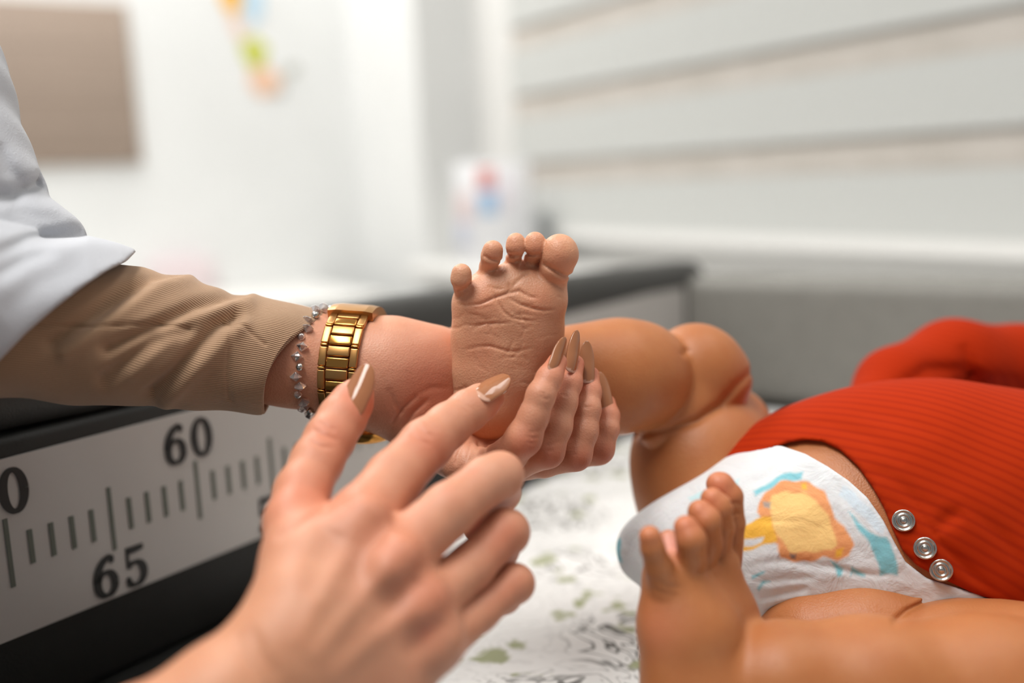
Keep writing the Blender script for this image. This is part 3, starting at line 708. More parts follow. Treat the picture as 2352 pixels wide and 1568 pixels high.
rings = [(t, 1.0, 0.0) for t in np.linspace(0, 1, nt_)] + [(1.0, 0.985, 1.0), (1.0, 0.955, 1.4), (1.0, 0.93, 0.8)] + [(1 - k * 0.02, 0.925, 0.0) for k in range(1, 10)]
for t, sc, ext in rings:
    cx, cy, cd, r = interp(SC, t); c = pt(cx, cy, cd); r = r * cd / F * sc
    sl = max(0.0, (t - 0.72) / 0.28) ** 1.5
    for j in range(nu):
        a_ = 2 * math.pi * j / nu
        off = sl * (52 * math.cos(a_) - 66 * math.sin(a_) * (0.6 + 0.4 * math.sin(a_)) + 4 * math.sin(3 * a_)) * cd / F
        V.append(c + r * (math.cos(a_) * up_ + math.sin(a_) * toc) + axis * (off + ext)); RB.append(j / nu * 190.0)
V = np.array(V); nr_ = len(rings)
cen = np.repeat(np.array([pt(*interp(SC, t)[:3]) for t, _, _ in rings]), nu, 0)
rad = V - cen; rad -= (rad @ axis)[:, None] * axis; rad /= np.linalg.norm(rad, axis=1)[:, None]
outer = (np.arange(len(V)) // nu) < nt_
front = outer & (rad @ toc > -0.35)
px, py = px_of(V); dsp = np.zeros(len(V))
for L, s, a_ in folds: d_, _ = pl_dist(px, py, L); dsp -= a_ * np.exp(-(d_ * 400 / F / s) ** 2)
for L, s, a_ in ridges: d_, _ = pl_dist(px, py, L); dsp += a_ * np.exp(-(d_ * 400 / F / s) ** 2)
wob = 0.5 * np.sin(V[:, 0] * 0.21 + V[:, 1] * 0.13) * np.sin(V[:, 1] * 0.17 - V[:, 0] * 0.07)
V = V + rad * np.where(front, dsp * np.clip((rad @ toc + 0.35) / 0.4, 0, 1), 0)[:, None] + rad * np.where(outer, wob, 0)[:, None]
Q = np.array([[i * nu + j, i * nu + (j + 1) % nu, (i + 1) * nu + (j + 1) % nu, (i + 1) * nu + j] for i in range(nr_ - 1) for j in range(nu)])
n0 = np.cross(V[Q[5000, 1]] - V[Q[5000, 0]], V[Q[5000, 3]] - V[Q[5000, 0]])
if n0 @ rad[Q[5000, 0]] < 0: Q = Q[:, ::-1].copy()
tag(mesh_obj('jumper_sleeve', c2w(V), Q, rm, DOC, attrs={'rib': np.array(RB)}), 'beige fine-ribbed cuffed sleeve')

# ---- white coat sleeve pushed up to the elbow
CT = [[(-420, 660, 335, 270), (-120, 718, 362, 215), (60, 732, 378, 200), (190, 748, 390, 196), (300, 774, 400, 176)],
      [(-260, 560, 372, 190), (-60, 560, 388, 150), (60, 560, 396, 105), (130, 548, 400, 62)],
      [(-330, -60, 400, 240), (-230, 220, 396, 220), (-130, 420, 392, 185), (-60, 470, 392, 150)]]
CTL = [([(-30, 452), (30, 446), (90, 420), (118, 404)], 2.8, 4.0), ([(-20, 590), (70, 552), (140, 540), (196, 532)], 3.0, 3.6), ([(-20, 640), (60, 594), (130, 572)], 3.0, 2.4),
       ([(-10, 330), (20, 390), (60, 430)], 3.0, 2.2), ([(20, 480), (80, 500), (150, 505)], 3.0, 1.2), ([(0, 720), (90, 650), (200, 610)], 5, 1.4)]
HEM = [(330, 560), (290, 600), (245, 622), (195, 655), (130, 704), (60, 764), (0, 826), (-80, 900), (-160, 990)]
_q = np.array([pt(30, 600, 390)]); _x, _y = px_of(_q); CFLIP = pl_dist(_x, _y, HEM)[1][0] > 0
def f_ct(p):
    a_ = chain(p, CT[0], 8); b2 = chain(p, CT[1], 8); c3 = chain(p, CT[2], 12)
    d = smin(smin(a_, b2, 1.2), c3, 2.0)
    d = d + 0.7 * np.sin(p[:, 0] * .16 + p[:, 1] * .10) * np.sin(p[:, 1] * .13 - p[:, 2] * .11)
    d = creases(p, d, CTL, 400)
    px, py = px_of(p); dd, sd = pl_dist(px, py, HEM)
    g = np.where(sd > 0, 1, -1) * dd * p[:, 2] / F * (-1 if CFLIP else 1)
    inner = chain(p, SC, 4) - 0.6
    return smax(smax(d, g, 0.8), -inner, 0.5)
ctclip = (np.array([-330, -230, 250.0]), np.array([-100, 60, 520.0]))
tag(sdf_obj('coat_sleeve', f_ct, CT, 1.0, M['coat'], DOC, clip=ctclip, newton=0), 'white cotton coat sleeve bunched at the elbow')

# ================================================================== BABY
BB = empty('person', c2w(pt(1900, 1300, 440)), 'baby lying on its back in a white diaper and red ribbed bodysuit', 'person')
B0c = s2l(182, 116, 70); BD = s2l(160, 94, 54); BS = s2l(218, 162, 128); BPk = s2l(220, 138, 104)
FT_cols = [[(1116, 930, 427, 64), (1100, 850, 424, 58), (1096, 770, 421, 53), (1100, 705, 418, 52)],
           [(1120, 930, 428, 62), (1180, 860, 428, 70), (1222, 770, 424, 66), (1238, 700, 419, 62)],
           [(1118, 925, 430, 66), (1150, 820, 428, 80), (1165, 720, 422, 76)], [(1084, 694, 417, 34), (1128, 662, 418, 36), (1185, 646, 419, 38), (1246, 662, 418.5, 42)],
           [(1130, 915, 442, 74), (1190, 830, 448, 84), (1200, 760, 440, 60)]]
FT_toes = [[(1240, 690, 419, 54), (1268, 648, 419, 32), (1278, 612, 411, 38), (1286, 584, 408, 42), (1285, 578, 408, 41)],
           [(1205, 680, 420, 45), (1218, 622, 420, 20), (1223, 594, 416, 18), (1229, 566, 408, 24.5), (1229, 556, 408, 24)],
           [(1165, 680, 420, 45), (1176, 618, 420, 19), (1180, 592, 416, 17), (1185, 566, 408, 22), (1185, 556, 408, 21.5)],
           [(1125, 690, 419, 42), (1120, 640, 418, 22), (1121, 612, 414, 19.5), (1129, 588, 408, 23.5), (1132, 575, 407, 23.5)],
           [(1095, 715, 418, 45), (1072, 682, 416, 24), (1063, 660, 411, 20.5), (1059, 640, 405.5, 23), (1060, 628, 405, 23)]]
LEG1 = [[(1150, 900, 442, 72), (1255, 868, 455, 90), (1330, 866, 460, 112), (1420, 866, 466, 127), (1468, 862, 471, 122)],
        [(1596, 848, 485, 106), (1618, 870, 488, 98), (1575, 945, 478, 74), (1505, 988, 470, 42)],
        [(1672, 985, 508, 100), (1612, 1060, 488, 156), (1630, 1130, 486, 162), (1760, 1180, 480, 160)]]
TORSO = [(1720, 1250, 458, 160), (1880, 1218, 458, 228), (2080, 1212, 462, 298), (2240, 1222, 464, 296), (2400, 1238, 468, 276), (2650, 1262, 474, 262)]
LEG2 = [[(1880, 1478, 420, 142), (1990, 1470, 416, 146), (2090, 1490, 410, 140)],
        [(2190, 1530, 396, 165), (2330, 1560, 384, 168), (2520, 1600, 366, 180)],
        [(1690, 1580, 352, 112), (1800, 1568, 350, 126), (2000, 1580, 350, 150), (2260, 1595, 352, 168), (2480, 1600, 356, 178)]]
FT2_cols = [[(1560, 1335, 352, 72), (1590, 1450, 352, 105), (1610, 1580, 352, 122), (1600, 1680, 350, 120)],
            [(1640, 1300, 366, 58), (1655, 1420, 368, 80), (1680, 1540, 366, 100)],
            [(1520, 1320, 350, 36), (1535, 1430, 350, 55), (1560, 1600, 348, 76)]]
FT2_toes = [[(1530, 1345, 346, 42), (1512, 1300, 343, 32), (1499, 1258, 340, 27.5), (1493, 1232, 339, 25.5)],
            [(1572, 1335, 350, 38), (1588, 1285, 346, 34), (1588, 1240, 342, 34), (1576, 1212, 343, 29)],
            [(1610, 1310, 358, 36), (1630, 1245, 355, 29), (1624, 1196, 350, 32), (1608, 1176, 351, 29)],
            [(1640, 1290, 364, 36), (1660, 1212, 361, 27), (1652, 1165, 357, 30), (1636, 1146, 357, 27)],
            [(1668, 1290, 372, 36), (1684, 1200, 369, 27), (1676, 1140, 366, 30), (1656, 1114, 366, 29), (1650, 1112, 366, 28)],
            [(1552, 1310, 356, 34), (1540, 1262, 356, 30), (1536, 1242, 357, 26)]]
def cr(L): return [(980 + x / 4.704, 500 + y / 4.704) for x, y in L]
_r = np.random.default_rng(11); SOLEW = []
for _k in range(34):                          # fine net of short skin lines over the sole
    x0, y0 = _r.uniform(1062, 1250), _r.uniform(690, 930); an0 = _r.choice([0.2, -0.3, 1.15, 1.9, 2.6]) + _r.normal(0, .25); ln = _r.uniform(22, 60)
    SOLEW.append(([(x0, y0), (x0 + ln * .5 * math.cos(an0) + _r.normal(0, 2), y0 + ln * .5 * math.sin(an0) + _r.normal(0, 2)), (x0 + ln * math.cos(an0 + .2), y0 + ln * math.sin(an0 + .2))], _r.uniform(.4, .55), _r.uniform(.1, .24)))
FT_wr = [(cr([(1250, 490), (1330, 540), (1420, 590), (1480, 622), (1580, 622)]), .9, 1.3), (cr([(1050, 372), (1130, 402), (1240, 398)]), .7, .9), (cr([(865, 385), (930, 412), (1030, 402)]), .7, .9), (cr([(610, 400), (690, 452), (810, 460)]), .7, .8), (cr([(330, 795), (420, 765), (490, 690)]), .8, .9),
         (cr([(325, 935), (440, 945), (580, 930), (740, 860), (880, 815), (1000, 790), (1100, 850), (1210, 870)]), .62, .62),
         (cr([(880, 865), (1000, 930), (1130, 975), (1260, 1000), (1390, 990)]), .6, .62),
         (cr([(720, 780), (760, 900), (830, 1010), (900, 1070), (1010, 1100), (1120, 1110), (1210, 1115)]), .5, .42),
         (cr([(400, 1150), (500, 1165), (660, 1140), (820, 1140), (940, 1125)]), .5, .36),
         (cr([(900, 790), (960, 710), (1050, 630), (1140, 590)]), .7, .4), (cr([(890, 700), (895, 770), (870, 815)]), .5, .42),
         (cr([(1340, 690), (1420, 750), (1480, 790)]), .5, .3), (cr([(620, 1060), (660, 1150), (720, 1290), (750, 1400)]), .42, .3),
         (cr([(400, 1430), (560, 1390), (680, 1385), (800, 1420), (900, 1445), (1000, 1440), (1150, 1400)]), .6, .42),
         (cr([(660, 740), (760, 770), (830, 770)]), .5, .3), (cr([(450, 1030), (560, 1060), (640, 1080)]), .5, .28), (cr([(1400, 850), (1470, 860)]), .5, .25),
         (cr([(780, 1060), (790, 1150), (820, 1290)]), .4, .2), (cr([(950, 1120), (1050, 1200), (1150, 1160)]), .45, .22), (cr([(480, 1220), (540, 1180), (640, 1150)]), .6, .25),
         (cr([(930, 1050), (1050, 1040), (1160, 1060)]), .6, .25), (cr([(470, 980), (600, 980), (700, 960)]), .55, .22), (cr([(610, 1400), (660, 1530), (680, 1640)]), .4, .2),
         (cr([(1020, 555), (1100, 545), (1190, 560)]), .6, .3), (cr([(640, 570), (720, 575), (800, 540)]), .5, .3), (cr([(860, 480), (950, 490), (1010, 465)]), .5, .3),
         ([(1050, 690), (1062, 672), (1085, 660)], .6, .4)] + SOLEW
FT2_wr = [([(1500, 1330), (1530, 1345), (1570, 1352)], .8, .4), ([(1495, 1345), (1525, 1362), (1560, 1368)], .8, .35), ([(1600, 1318), (1640, 1302), (1668, 1262)], .8, .5),
          ([(1672, 1158), (1688, 1154), (1702, 1158)], .6, .6), ([(1676, 1182), (1690, 1178), (1704, 1180)], .6, .5), ([(1800, 1395), (1776, 1436), (1768, 1470), (1750, 1510), (1715, 1550)], 1.6, .0)]
LEG_wr = [([(1574, 790), (1556, 830), (1534, 880), (1512, 934), (1466, 986), (1410, 1020)], 2.0, .0), ([(1740, 840), (1692, 884), (1652, 930), (1600, 965), (1530, 986), (1440, 1004), (1390, 1012)], 2.0, 1.9),
          ([(2046, 1434), (2085, 1402), (2130, 1380), (2200, 1365), (2300, 1366), (2380, 1375)], 1.4, 2.4), ([(1580, 800), (1566, 820)], 2, .8)]
def f_foot(p):
    s_ = None
    for L in FT_cols: d = chain(p, L, 6); s_ = d if s_ is None else smin(s_, d, 9)
    out = s_
    for L in FT_toes: out = np.minimum(out, smin(s_, chain(p, L, 1.2), 1.8))
    return out
def f_foot2(p):
    s_ = None
    for L in FT2_cols: d = chain(p, L, 6); s_ = d if s_ is None else smin(s_, d, 8)
    out = s_
    for L in FT2_toes: out = np.minimum(out, smin(s_, chain(p, L, 1.2), 1.6))
    return out
def f_baby(p):
    ft = f_foot(p)
    leg = smin(ft, chain(p, LEG1[0], 8), 6)
    leg = smin(leg, chain(p, LEG1[1], 8), 2.6)
    leg = smin(leg, chain(p, LEG1[2], 8), 1.5)
    tor = chain(p, TORSO, 20)
    d = smin(leg, tor, 4)
    l2 = smin(f_foot2(p), chain(p, LEG2[2], 10), 4)
    th = smin(chain(p, LEG2[0], 8), chain(p, LEG2[1], 8), 3)
    d = smin(d, smin(th, l2, 0.8), 1.5)
    d = creases(p, d, LEG_wr, 492)
    d = creases(p, d, FT_wr, 428, 1.3)
    return creases(p, d, FT2_wr, 385)
def c_baby(V):
    L = [(pt(1600, 900, 480), 60, B0c, .3)]
    col = blobs(V, B0c, L)
    # paler pink soles and toe pads
    px, py = px_of(V)
    sole = (V[:, 2] < 436) & (px < 1330) & (py < 1030) & (px > 1000)
    f = np.clip((434 - V[:, 2]) / 12, 0, 1) * sole
    right = np.clip((px - 1205 - (py < 860) * 40) / 70, 0, 1) * np.clip((py - 680) / 60, 0, 1)
    f = f * (1 - .75 * np.clip(right, 0, 1)); f = f * (1 - .65 * np.clip((py - 930) / 60, 0, 1))  # browner arch side and heel: skin tone plus shading put into the colour
    col += f[:, None] * (np.array(BS) - col)
    L = [(pt(1285, 600, 398), 7, BPk, .5), (pt(1229, 568, 402), 4, BPk, .6), (pt(1185, 568, 402), 4, BPk, .6), (pt(1130, 590, 402), 4, BPk, .5),
         (pt(1110, 690, 405), 8, BPk, .45), (pt(1240, 690, 405), 8, BPk, .4), (pt(1160, 900, 414), 7, s2l(226, 180, 150), .5), (pt(1100, 800, 410), 10, BPk, .3), (pt(1195, 870, 416), 4, s2l(238, 202, 172), .6),
         (pt(1652, 1112, 362), 7, BPk, .85), (pt(1612, 1165, 346), 5, BPk, .7), (pt(1574, 1205, 340), 5, BPk, .8), (pt(1540, 1245, 352), 6, s2l(232, 168, 150), .9), (pt(1636, 1140, 352), 5, BPk, .7), (pt(1492, 1225, 336), 5, BPk, .5),
         (pt(1500, 1450, 338), 10, BPk, .5), (pt(1950, 1390, 392), 22, s2l(192, 124, 76), .6)]
    return blobs(V, col, L)
ALLB = FT_cols + FT_toes + LEG1 + [TORSO] + LEG2 + FT2_cols + FT2_toes
# fine grid round the feet is merged with a coarser one for the body: one surface, one grid size
bclip = (np.array([-40, -60, 300.0]), np.array([238, 165, 560.0]))
body = sdf_obj('body', f_baby, ALLB, 0.7, M['baby'], BB, c_baby, clip=bclip, pad=12)

# ---- diaper
DP = [[(1960, 1225, 452, 232), (1860, 1222, 450, 200), (1740, 1236, 446, 168), (1600, 1262, 452, 122), (1500, 1262, 462, 84)],
      [(2040, 1240, 460, 262), (1900, 1250, 462, 215)]]
WAIST = [(1700, 960), (1790, 1022), (1850, 1042), (1900, 1070), (1950, 1104), (1992, 1142), (2030, 1196), (2052, 1240), (2080, 1290), (2130, 1328), (2235, 1360), (2400, 1420), (2500, 1560)]
DPW = [([(1715, 1300), (1800, 1285), (1880, 1300), (1960, 1310)], 1.8, .9), ([(1730, 1340), (1800, 1330), (1880, 1325)], 1.6, 1.1), ([(1745, 1375), (1800, 1362), (1860, 1350)], 1.6, 1.2), ([(1755, 1400), (1800, 1392), (1840, 1378)], 1.4, 1.2),
       ([(1700, 1200), (1780, 1196), (1850, 1200)], 1.2, .35), ([(1770, 1180), (1780, 1220), (1790, 1270)], 1.0, .3), ([(1880, 1050), (1930, 1130), (2000, 1230)], 1.6, .4), ([(1840, 1060), (1900, 1140), (1960, 1240), (2000, 1310)], 2.0, .4),
       ([(1890, 1295), (1960, 1315), (2040, 1322)], 1.4, 1.0), ([(1700, 1120), (1760, 1100), (1800, 1060)], 2.0, .6)]
def f_dp(p):
    d = smin(smin(chain(p, DP[0], 14), chain(p, DP[1], 14), 12), chain(p, TORSO, 20) - 2.2, 6)
    d = d - 0.25 * np.sin(p[:, 0] * .21 + p[:, 1] * .33) * np.sin(p[:, 1] * .19 + p[:, 2] * .3)
    d = creases(p, d, DPW, 470)
    px, py = px_of(p); dd, sd = pl_dist(px, py, WAIST)
    g = np.where(sd > 0, 1, -1) * dd * p[:, 2] / F
    return smax(d, -g if WFLIP else g, 0.6)
_q = np.array([pt(1750, 1200, 420)]); _x, _y = px_of(_q); WFLIP = pl_dist(_x, _y, WAIST)[1][0] > 0
TEAL = s2l(134, 200, 212); ORG = s2l(236, 160, 104); YEL = s2l(250, 206, 132); WHT = s2l(224, 226, 228); AMB = s2l(246, 186, 66)
def inpoly(px, py, P_):
    ins = np.zeros(len(px), bool); n = len(P_)
    for i in range(n):
        x0, y0 = P_[i]; x1, y1 = P_[(i + 1) % n]
        c = ((y0 > py) != (y1 > py)) & (px < (x1 - x0) * (py - y0) / (y1 - y0 + 1e-9) + x0); ins ^= c
    return ins
def cp(L): return [(1660 + x / 3.2, 960 + y / 3.2) for x, y in L]
PRINT = [(cp([(300, 560), (380, 470), (500, 455), (640, 470), (740, 540), (800, 640), (815, 725), (900, 800), (965, 930), (930, 1020), (840, 1045), (740, 1020), (640, 1055), (520, 1050), (430, 1030), (400, 930), (345, 880), (250, 690)]), ORG),
         (cp([(360, 560), (460, 540), (590, 550), (690, 600), (770, 720), (820, 830), (835, 930), (800, 970), (640, 985), (500, 985), (450, 930), (400, 860), (350, 740), (345, 640)]), YEL),
         (cp([(110, 830), (240, 740), (345, 720), (390, 830), (395, 900), (150, 985), (130, 910)]), AMB), (cp([(200, 880), (300, 880), (280, 920), (150, 950), (140, 900)]), WHT),
         (cp([(580, 490), (615, 480), (610, 530), (580, 525)]), AMB), (cp([(840, 960), (890, 955), (880, 1010), (835, 1015)]), AMB), (cp([(300, 620), (360, 615), (350, 660), (310, 660)]), s2l(176, 160, 150)), (cp([(500, 995), (545, 995), (535, 1030), (505, 1025)]), s2l(150, 130, 120)),
         (cp([(310, 500), (400, 430), (500, 395), (590, 400), (585, 450), (430, 460), (340, 520), (240, 570), (220, 530)]), TEAL),
         (cp([(920, 690), (960, 720), (1080, 840), (1200, 880), (1270, 1000), (1290, 1150), (1160, 1150), (1120, 1000), (1040, 870)]), TEAL),
         (cp([(220, 1150), (310, 1130), (300, 1150), (225, 1175)]), TEAL), (cp([(250, 1250), (300, 1200), (355, 1195), (300, 1225), (260, 1270)]), TEAL), (cp([(350, 1460), (450, 1400), (540, 1370), (460, 1430), (360, 1480)]), TEAL),
         (cp([(790, 1050), (830, 1060), (880, 1110), (880, 1160), (850, 1160), (830, 1110)]), TEAL), (cp([(940, 1090), (990, 1110), (1050, 1150), (1050, 1170), (960, 1130), (945, 1165)]), TEAL),
         ([(1408, 1240), (1424, 1236), (1428, 1290), (1412, 1290)], TEAL), ([(1580, 1140), (1650, 1118), (1700, 1100), (1690, 1130), (1600, 1160)], s2l(196, 226, 230)),
         (cp([(850, 560), (900, 600), (1000, 700), (1100, 800), (1180, 860), (1200, 800), (1080, 660), (960, 540), (880, 500)]), s2l(216, 230, 240))]
def c_dp(V):
    col = np.tile(np.array(WHT), (len(V), 1)); px, py = px_of(V); fr = V[:, 2] < 462
    for P_, rgb in PRINT:
        qx, qy = px[fr] + 2 * np.sin(py[fr] * .11), py[fr] + 2 * np.sin(px[fr] * .13)
        ins = inpoly(qx, qy, P_); dd, _ = pl_dist(qx, qy, P_ + P_[:1])
        a_ = np.clip(0.5 + np.where(ins, 1, -1) * dd / 7, 0, 1)[:, None]; col[fr] += a_ * (np.array(rgb) - col[fr])
    return col
dm, dnt, db = mat('diaper_fleece'); at = N(dnt, 'ShaderNodeAttribute', attribute_name='Col'); dnt.links.new(at.outputs['Color'], db.inputs['Base Color'])
db.inputs['Roughness'].default_value = 0.8; db.inputs['Subsurface Weight'].default_value = 0.1; db.inputs['Subsurface Scale'].default_value = 0.003
tc = N(dnt, 'ShaderNodeTexCoord'); nz = N(dnt, 'ShaderNodeTexNoise', Scale=260.0, Detail=4.0); dnt.links.new(tc.outputs['Object'], nz.inputs['Vector'])
nz2 = N(dnt, 'ShaderNodeTexNoise', Scale=75.0, Detail=3.0, Distortion=1.2); dnt.links.new(tc.outputs['Object'], nz2.inputs['Vector'])
ad = N(dnt, 'ShaderNodeMath', operation='MULTIPLY_ADD'); ad.inputs[1].default_value = 3.0; dnt.links.new(nz2.outputs['Fac'], ad.inputs[0]); dnt.links.new(nz.outputs['Fac'], ad.inputs[2])
bp = N(dnt, 'ShaderNodeBump', Strength=0.4, Distance=0.0009); dnt.links.new(ad.outputs[0], bp.inputs['Height']); dnt.links.new(bp.outputs[0], db.inputs['Normal'])
dpclip = (np.array([-10, -20, 380.0]), np.array([255, 150, 540.0]))
tag(sdf_obj('diaper', f_dp, DP + [TORSO], 0.72, dm, BB, c_dp, clip=dpclip, newton=0, pad=14), 'white diaper with orange and teal print')

# ---- red ribbed bodysuit (shell over the torso with the open snap hem) and its sleeve
SLV = [(1985, 960, 520, 60), (2060, 890, 545, 88), (2190, 842, 565, 104), (2340, 850, 580, 100), (2560, 880, 590, 110)]
BODY = [(1800, 1200, 466, 200), (1920, 1205, 462, 256), (2080, 1210, 462, 306), (2240, 1222, 464, 304), (2400, 1238, 468, 284), (2650, 1262, 474, 270)]
HEMR = [(1700, 1060), (1775, 1030), (1812, 1016), (1850, 1010), (1890, 1014), (1930, 1034), (1970, 1070), (2005, 1120), (2030, 1165), (2048, 1210), (2072, 1262), (2105, 1298), (2150, 1322), (2235, 1362), (2352, 1402), (2500, 1470)]
RMW = [([(2060, 1240), (2110, 1290), (2180, 1330)], .5, .5), ([(2085, 1130), (2130, 1200), (2180, 1270), (2260, 1350)], .7, .8), ([(2080, 1120), (2120, 1190), (2170, 1262), (2250, 1345)], .6, .5), ([(2150, 1215), (2180, 1190), (2210, 1172)], 3.2, 2.2), ([(2160, 1240), (2210, 1290), (2290, 1370)], 2.0, 1.2),
       ([(1800, 985), (1900, 975), (2000, 1005), (2080, 1060)], 3.0, .7), ([(1960, 940), (2060, 960), (2160, 1000)], 3, .6), ([(1980, 1080), (2040, 1090), (2110, 1150), (2180, 1190)], 3, .8), ([(2210, 1150), (2300, 1230), (2370, 1320)], 3, .9)]
SLW = [([(2050, 900), (2130, 850), (2210, 850), (2260, 900)], 4, 3.0), ([(2120, 930), (2220, 885), (2380, 905)], 6, 6), ([(2210, 790), (2230, 850), (2270, 900)], 3.5, 2.5)]
_q = np.array([pt(2200, 1150, 420)]); _x, _y = px_of(_q); HFLIP = pl_dist(_x, _y, HEMR)[1][0] > 0
def f_red(p):
    bd = smin(chain(p, BODY, 16), chain(p, TORSO, 20), 4)
    o = creases(p, bd - 2.4 - 0.35 * np.sin(p[:, 0] * .12 + p[:, 1] * .16), RMW, 470)
    sh_ = smax(o, -(bd + 6.0), .6)
    px, py = px_of(p); dd, sd = pl_dist(px, py, HEMR)
    g = np.where(sd > 0, 1, -1) * dd * p[:, 2] / F
    sh_ = smax(sh_, -g if HFLIP else g, 1.6)
    sl = creases(p, chain(p, SLV, 8), SLW, 580)
    return smin(sh_, sl, 3.0)
redm, rdnt, rdb = mat('red_rib_knit')
an = N(rdnt, 'ShaderNodeAttribute', attribute_name='rib'); mu = N(rdnt, 'ShaderNodeMath', operation='MULTIPLY'); mu.inputs[1].default_value = 2 * math.pi
rdnt.links.new(an.outputs['Fac'], mu.inputs[0]); si = N(rdnt, 'ShaderNodeMath', operation='SINE'); rdnt.links.new(mu.outputs[0], si.inputs[0])
mr = N(rdnt, 'ShaderNodeMapRange'); mr.inputs['From Min'].default_value = -1; rdnt.links.new(si.outputs[0], mr.inputs['Value'])
rr = ramp(rdnt, mr.outputs[0], [(0.0, s2l(158, 36, 0)), (0.5, s2l(170, 42, 0)), (1.0, s2l(172, 44, 0))]); rdnt.links.new(rr.outputs[0], rdb.inputs['Base Color'])
rdb.inputs['Roughness'].default_value = 0.9; rdb.inputs['Specular IOR Level'].default_value = 0.15
tc = N(rdnt, 'ShaderNodeTexCoord'); nz = N(rdnt, 'ShaderNodeTexNoise', Scale=1400.0, Detail=2.0); rdnt.links.new(tc.outputs['Object'], nz.inputs['Vector'])
ad = N(rdnt, 'ShaderNodeMath', operation='ADD'); rdnt.links.new(mr.outputs[0], ad.inputs[0]); rdnt.links.new(nz.outputs['Fac'], ad.inputs[1])
bp = N(rdnt, 'ShaderNodeBump', Strength=0.12, Distance=0.0003); rdnt.links.new(ad.outputs[0], bp.inputs['Height']); rdnt.links.new(bp.outputs[0], rdb.inputs['Normal'])
def a_red(V):
    dv = nrm((-.42, .82, -.38)); q = V @ dv + 1.2 * np.sin(V[:, 0] * .05)
    return {'rib': q / 4.4}
rclip = (np.array([85, -25, 360.0]), np.array([330, 170, 640.0]))
red = sdf_obj('bodysuit', f_red, [BODY, SLV], 1.05, redm, BB, attr=a_red, clip=rclip, newton=0, pad=16)
tag(red, 'red ribbed bodysuit with open snap hem')
# three metal snaps
def revolve(prof, n=36):
    V = []; Fc = []
    for r, z_ in prof:
        for j in range(n): V.append((r * math.cos(2 * math.pi * j / n), r * math.sin(2 * math.pi * j / n), z_))
    for i in range(len(prof) - 1):
        for j in range(n): Fc.append([i * n + j, i * n + (j + 1) % n, (i + 1) * n + (j + 1) % n, (i + 1) * n + j])
    return np.array(V), Fc
prof = [(0.01, 1.0), (.9, 1.0), (1.15, .75), (1.2, .2), (1.9, .15), (2.1, .55), (2.6, .65), (2.8, .2), (3.4, .2), (3.6, .75), (4.1, .85), (4.4, .4), (4.4, -.6), (0.01, -.6)]
def surf_hit(fn, px, py, z0, z1):
    zz = np.linspace(z0, z1, 600); q = np.stack([(px - 1176) * zz / F, (py - 784) * zz / F, zz], 1); d = fn(q)
    i = int(np.argmax(d < 0)); q0 = q[i][None]
    g = np.array([fn(q0 + e)[0] - fn(q0 - e)[0] for e in np.eye(3) * .8]); return q[i], nrm(g)
def f_redbase(p): return smin(chain(p, BODY, 16), chain(p, TORSO, 20), 4) - 2.2
for px_, py_ in ((2075, 1195), (2124, 1258), (2161, 1308)):
    c, n = surf_hit(f_redbase, px_ , py_, 300, 480)
    n = nrm(n * .5 + nrm(-c) * .6)
    u_ = nrm(np.cross(n, [0, 1, 0])); v_ = np.cross(n, u_)
    V, Fc = revolve(prof); W_ = c + n * 0.9 + (V[:, :1] * u_ + V[:, 1:2] * v_ + V[:, 2:] * n)
    Fq = [q[::-1] for q in Fc]
    mesh_obj('snap_button', c2w(W_), Fq, M['steel'], red)

# ================================================================== JEWELLERY
# gold wristwatch
wc = pt(812, 842, 430.5); wax = nrm(np.array([1, .07, -.12])); e1 = nrm(np.array([.07, -1, 0.0])); e1 = nrm(e1 - (e1 @ wax) * wax); e2 = np.cross(wax, e1); e2 = e2 if e2[2] < 0 else -e2
WATCH = empty('wristwatch', c2w(wc), 'gold metal wristwatch with linked band round the wrist', 'watch')
RW = 23.9
def frame_obj(name, me_dims, pos, ax, m, parent, bev, seg=2):
    return box(name, c2w(pos), (np.array(ax) @ R3), tuple(d_ * .001 for d_ in me_dims), m, parent, bev * .001, seg)
def on_ring(ang, lat, r): return wc + r * (math.cos(ang) * e1 + math.sin(ang) * e2) + wax * lat
nl = 24; a0 = math.radians(24); a1 = math.radians(292)
stp = (a1 - a0) / nl
for k in range(nl):
    an_ = a0 + (k + .5) * stp; rad_ = math.cos(an_) * e1 + math.sin(an_) * e2; tg = -math.sin(an_) * e1 + math.cos(an_) * e2
    ln = RW * stp
    frame_obj('link', (9.4, ln * .90, 2.6), on_ring(an_, 0, RW + .15), (wax, tg, rad_), M['gold'] if k % 2 else M['gold2'], WATCH, .55, 3)
    an2 = a0 + (k + 1.0) * stp; rad2 = math.cos(an2) * e1 + math.sin(an2) * e2; tg2 = -math.sin(an2) * e1 + math.cos(an2) * e2
    for sgn in (-1, 1):
        if k % 2 == 0: frame_obj('side_link', (3.3, ln * 1.72, 2.3), on_ring(an2, sgn * 6.5, RW), (wax, tg2, rad2), M['gold2'], WATCH, .5, 3)
        else: frame_obj('side_link', (3.0, ln * .20, 2.6), on_ring(an2, sgn * 6.5, RW + .3), (wax, tg2, rad2), M['gold'], WATCH, .2, 2)
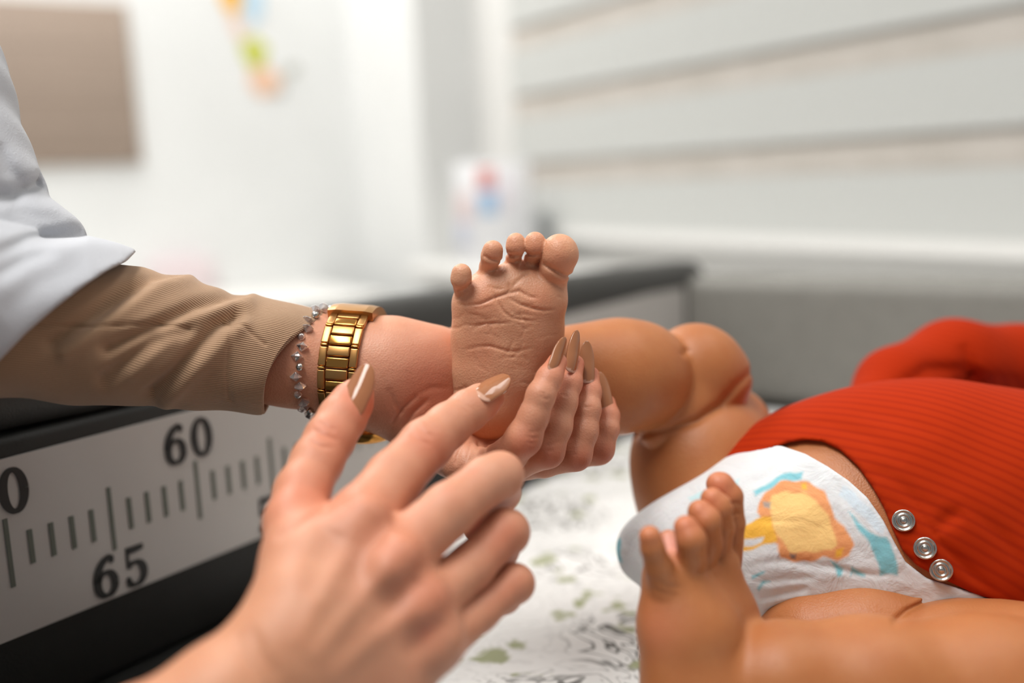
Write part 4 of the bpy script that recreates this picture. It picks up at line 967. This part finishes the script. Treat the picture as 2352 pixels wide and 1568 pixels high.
# clasp on the thumb side: a curved plate
V = []; nA, nX = 18, 6
for lay, rr_ in ((0, RW + 3.2), (1, RW - 1.2)):
    for i in range(nA + 1):
        an_ = math.radians(-34 + 62 * i / nA)
        for j in range(nX + 1): V.append(on_ring(an_, -9.5 + 19.5 * j / nX, rr_ - (.5 if j in (0, nX) and lay == 0 else 0)))
k_ = (nA + 1) * (nX + 1); Fc = []
for i in range(nA):
    for j in range(nX):
        q = [i * (nX + 1) + j, (i + 1) * (nX + 1) + j, (i + 1) * (nX + 1) + j + 1, i * (nX + 1) + j + 1]; Fc.append(q); Fc.append([k_ + v for v in q[::-1]])
rim = [i * (nX + 1) for i in range(nA + 1)] + [nA * (nX + 1) + j for j in range(1, nX + 1)] + [i * (nX + 1) + nX for i in range(nA - 1, -1, -1)] + [j for j in range(nX - 1, 0, -1)]
for i in range(len(rim)): u, v = rim[i], rim[(i + 1) % len(rim)]; Fc.append([u, k_ + u, k_ + v, v])
clasp = mesh_obj('clasp', c2w(np.array(V)), Fc, M['gold2'], WATCH, smooth=False)
bpy.context.view_layer.update()
# round case on the little-finger side (its rim shows under the wrist)
an_ = math.radians(205); rad_ = math.cos(an_) * e1 + math.sin(an_) * e2
V, Fc = revolve([(.01, -2), (13, -2), (15.5, -1), (16, 1), (16, 4), (15, 6), (14, 6.4), (13.6, 5.6), (.01, 5.6)], 48)
tg = -math.sin(an_) * e1 + math.cos(an_) * e2
W_ = on_ring(an_, 5, RW - 0.5) + V[:, :1] * wax + V[:, 1:2] * tg + V[:, 2:] * rad_
mesh_obj('case', c2w(W_), Fc, M['gold'], WATCH)

# crystal bead bracelet
cm_, cnt_, cb_ = mat('smoky_crystal'); cb_.inputs['Transmission Weight'].default_value = 0.75; cb_.inputs['IOR'].default_value = 1.52; cb_.inputs['Roughness'].default_value = 0.05
tc = N(cnt_, 'ShaderNodeTexCoord'); nz = N(cnt_, 'ShaderNodeTexNoise', Scale=120.0); cnt_.links.new(tc.outputs['Object'], nz.inputs['Vector'])
rr = ramp(cnt_, nz.outputs['Fac'], [(0.35, s2l(176, 158, 150)), (0.65, s2l(232, 226, 224))]); cnt_.links.new(rr.outputs[0], cb_.inputs['Base Color'])
bc_ = pt(736, 828, 428); bax = nrm(np.array([1, .06, -.10])); f1 = nrm(np.array([.20, -1, .0])); f1 = nrm(f1 - (f1 @ bax) * bax * .8); f2 = nrm(np.array([-.22, 0, -1.0]))
BR = empty('bead_bracelet', c2w(bc_), 'clear and smoky crystal bead bracelet beside the gold watch', 'bracelet')
nb_ = 34
Vb, Fb = revolve([(.01, 2.2), (.9, 1.5), (2.6, .15), (2.6, -.15), (.9, -1.5), (.01, -2.2)], 8)
Vs, Fs = revolve([(.01, 1.7), (1.2, 1.2), (1.75, 0), (1.2, -1.2), (.01, -1.7)], 12)
beadm = {}
for k in range(nb_):
    an_ = 2 * math.pi * k / nb_
    pos = bc_ + 22.8 * math.cos(an_) * f1 + 22.8 * math.sin(an_) * f2 + bax * (.9 if k % 2 else -.7)
    tg = nrm(-math.sin(an_) * f1 + math.cos(an_) * f2); o1 = nrm(np.cross(tg, bax)); o2 = np.cross(tg, o1)
    VV, FF = (Vb, Fb) if k % 3 else (Vs, Fs)
    W_ = pos + VV[:, :1] * o1 + VV[:, 1:2] * o2 + VV[:, 2:] * tg
    mesh_obj('bead', c2w(W_), FF, cm_ if k % 3 else M['steel'] if k % 2 else cm_, BR, smooth=(k % 3 == 0))
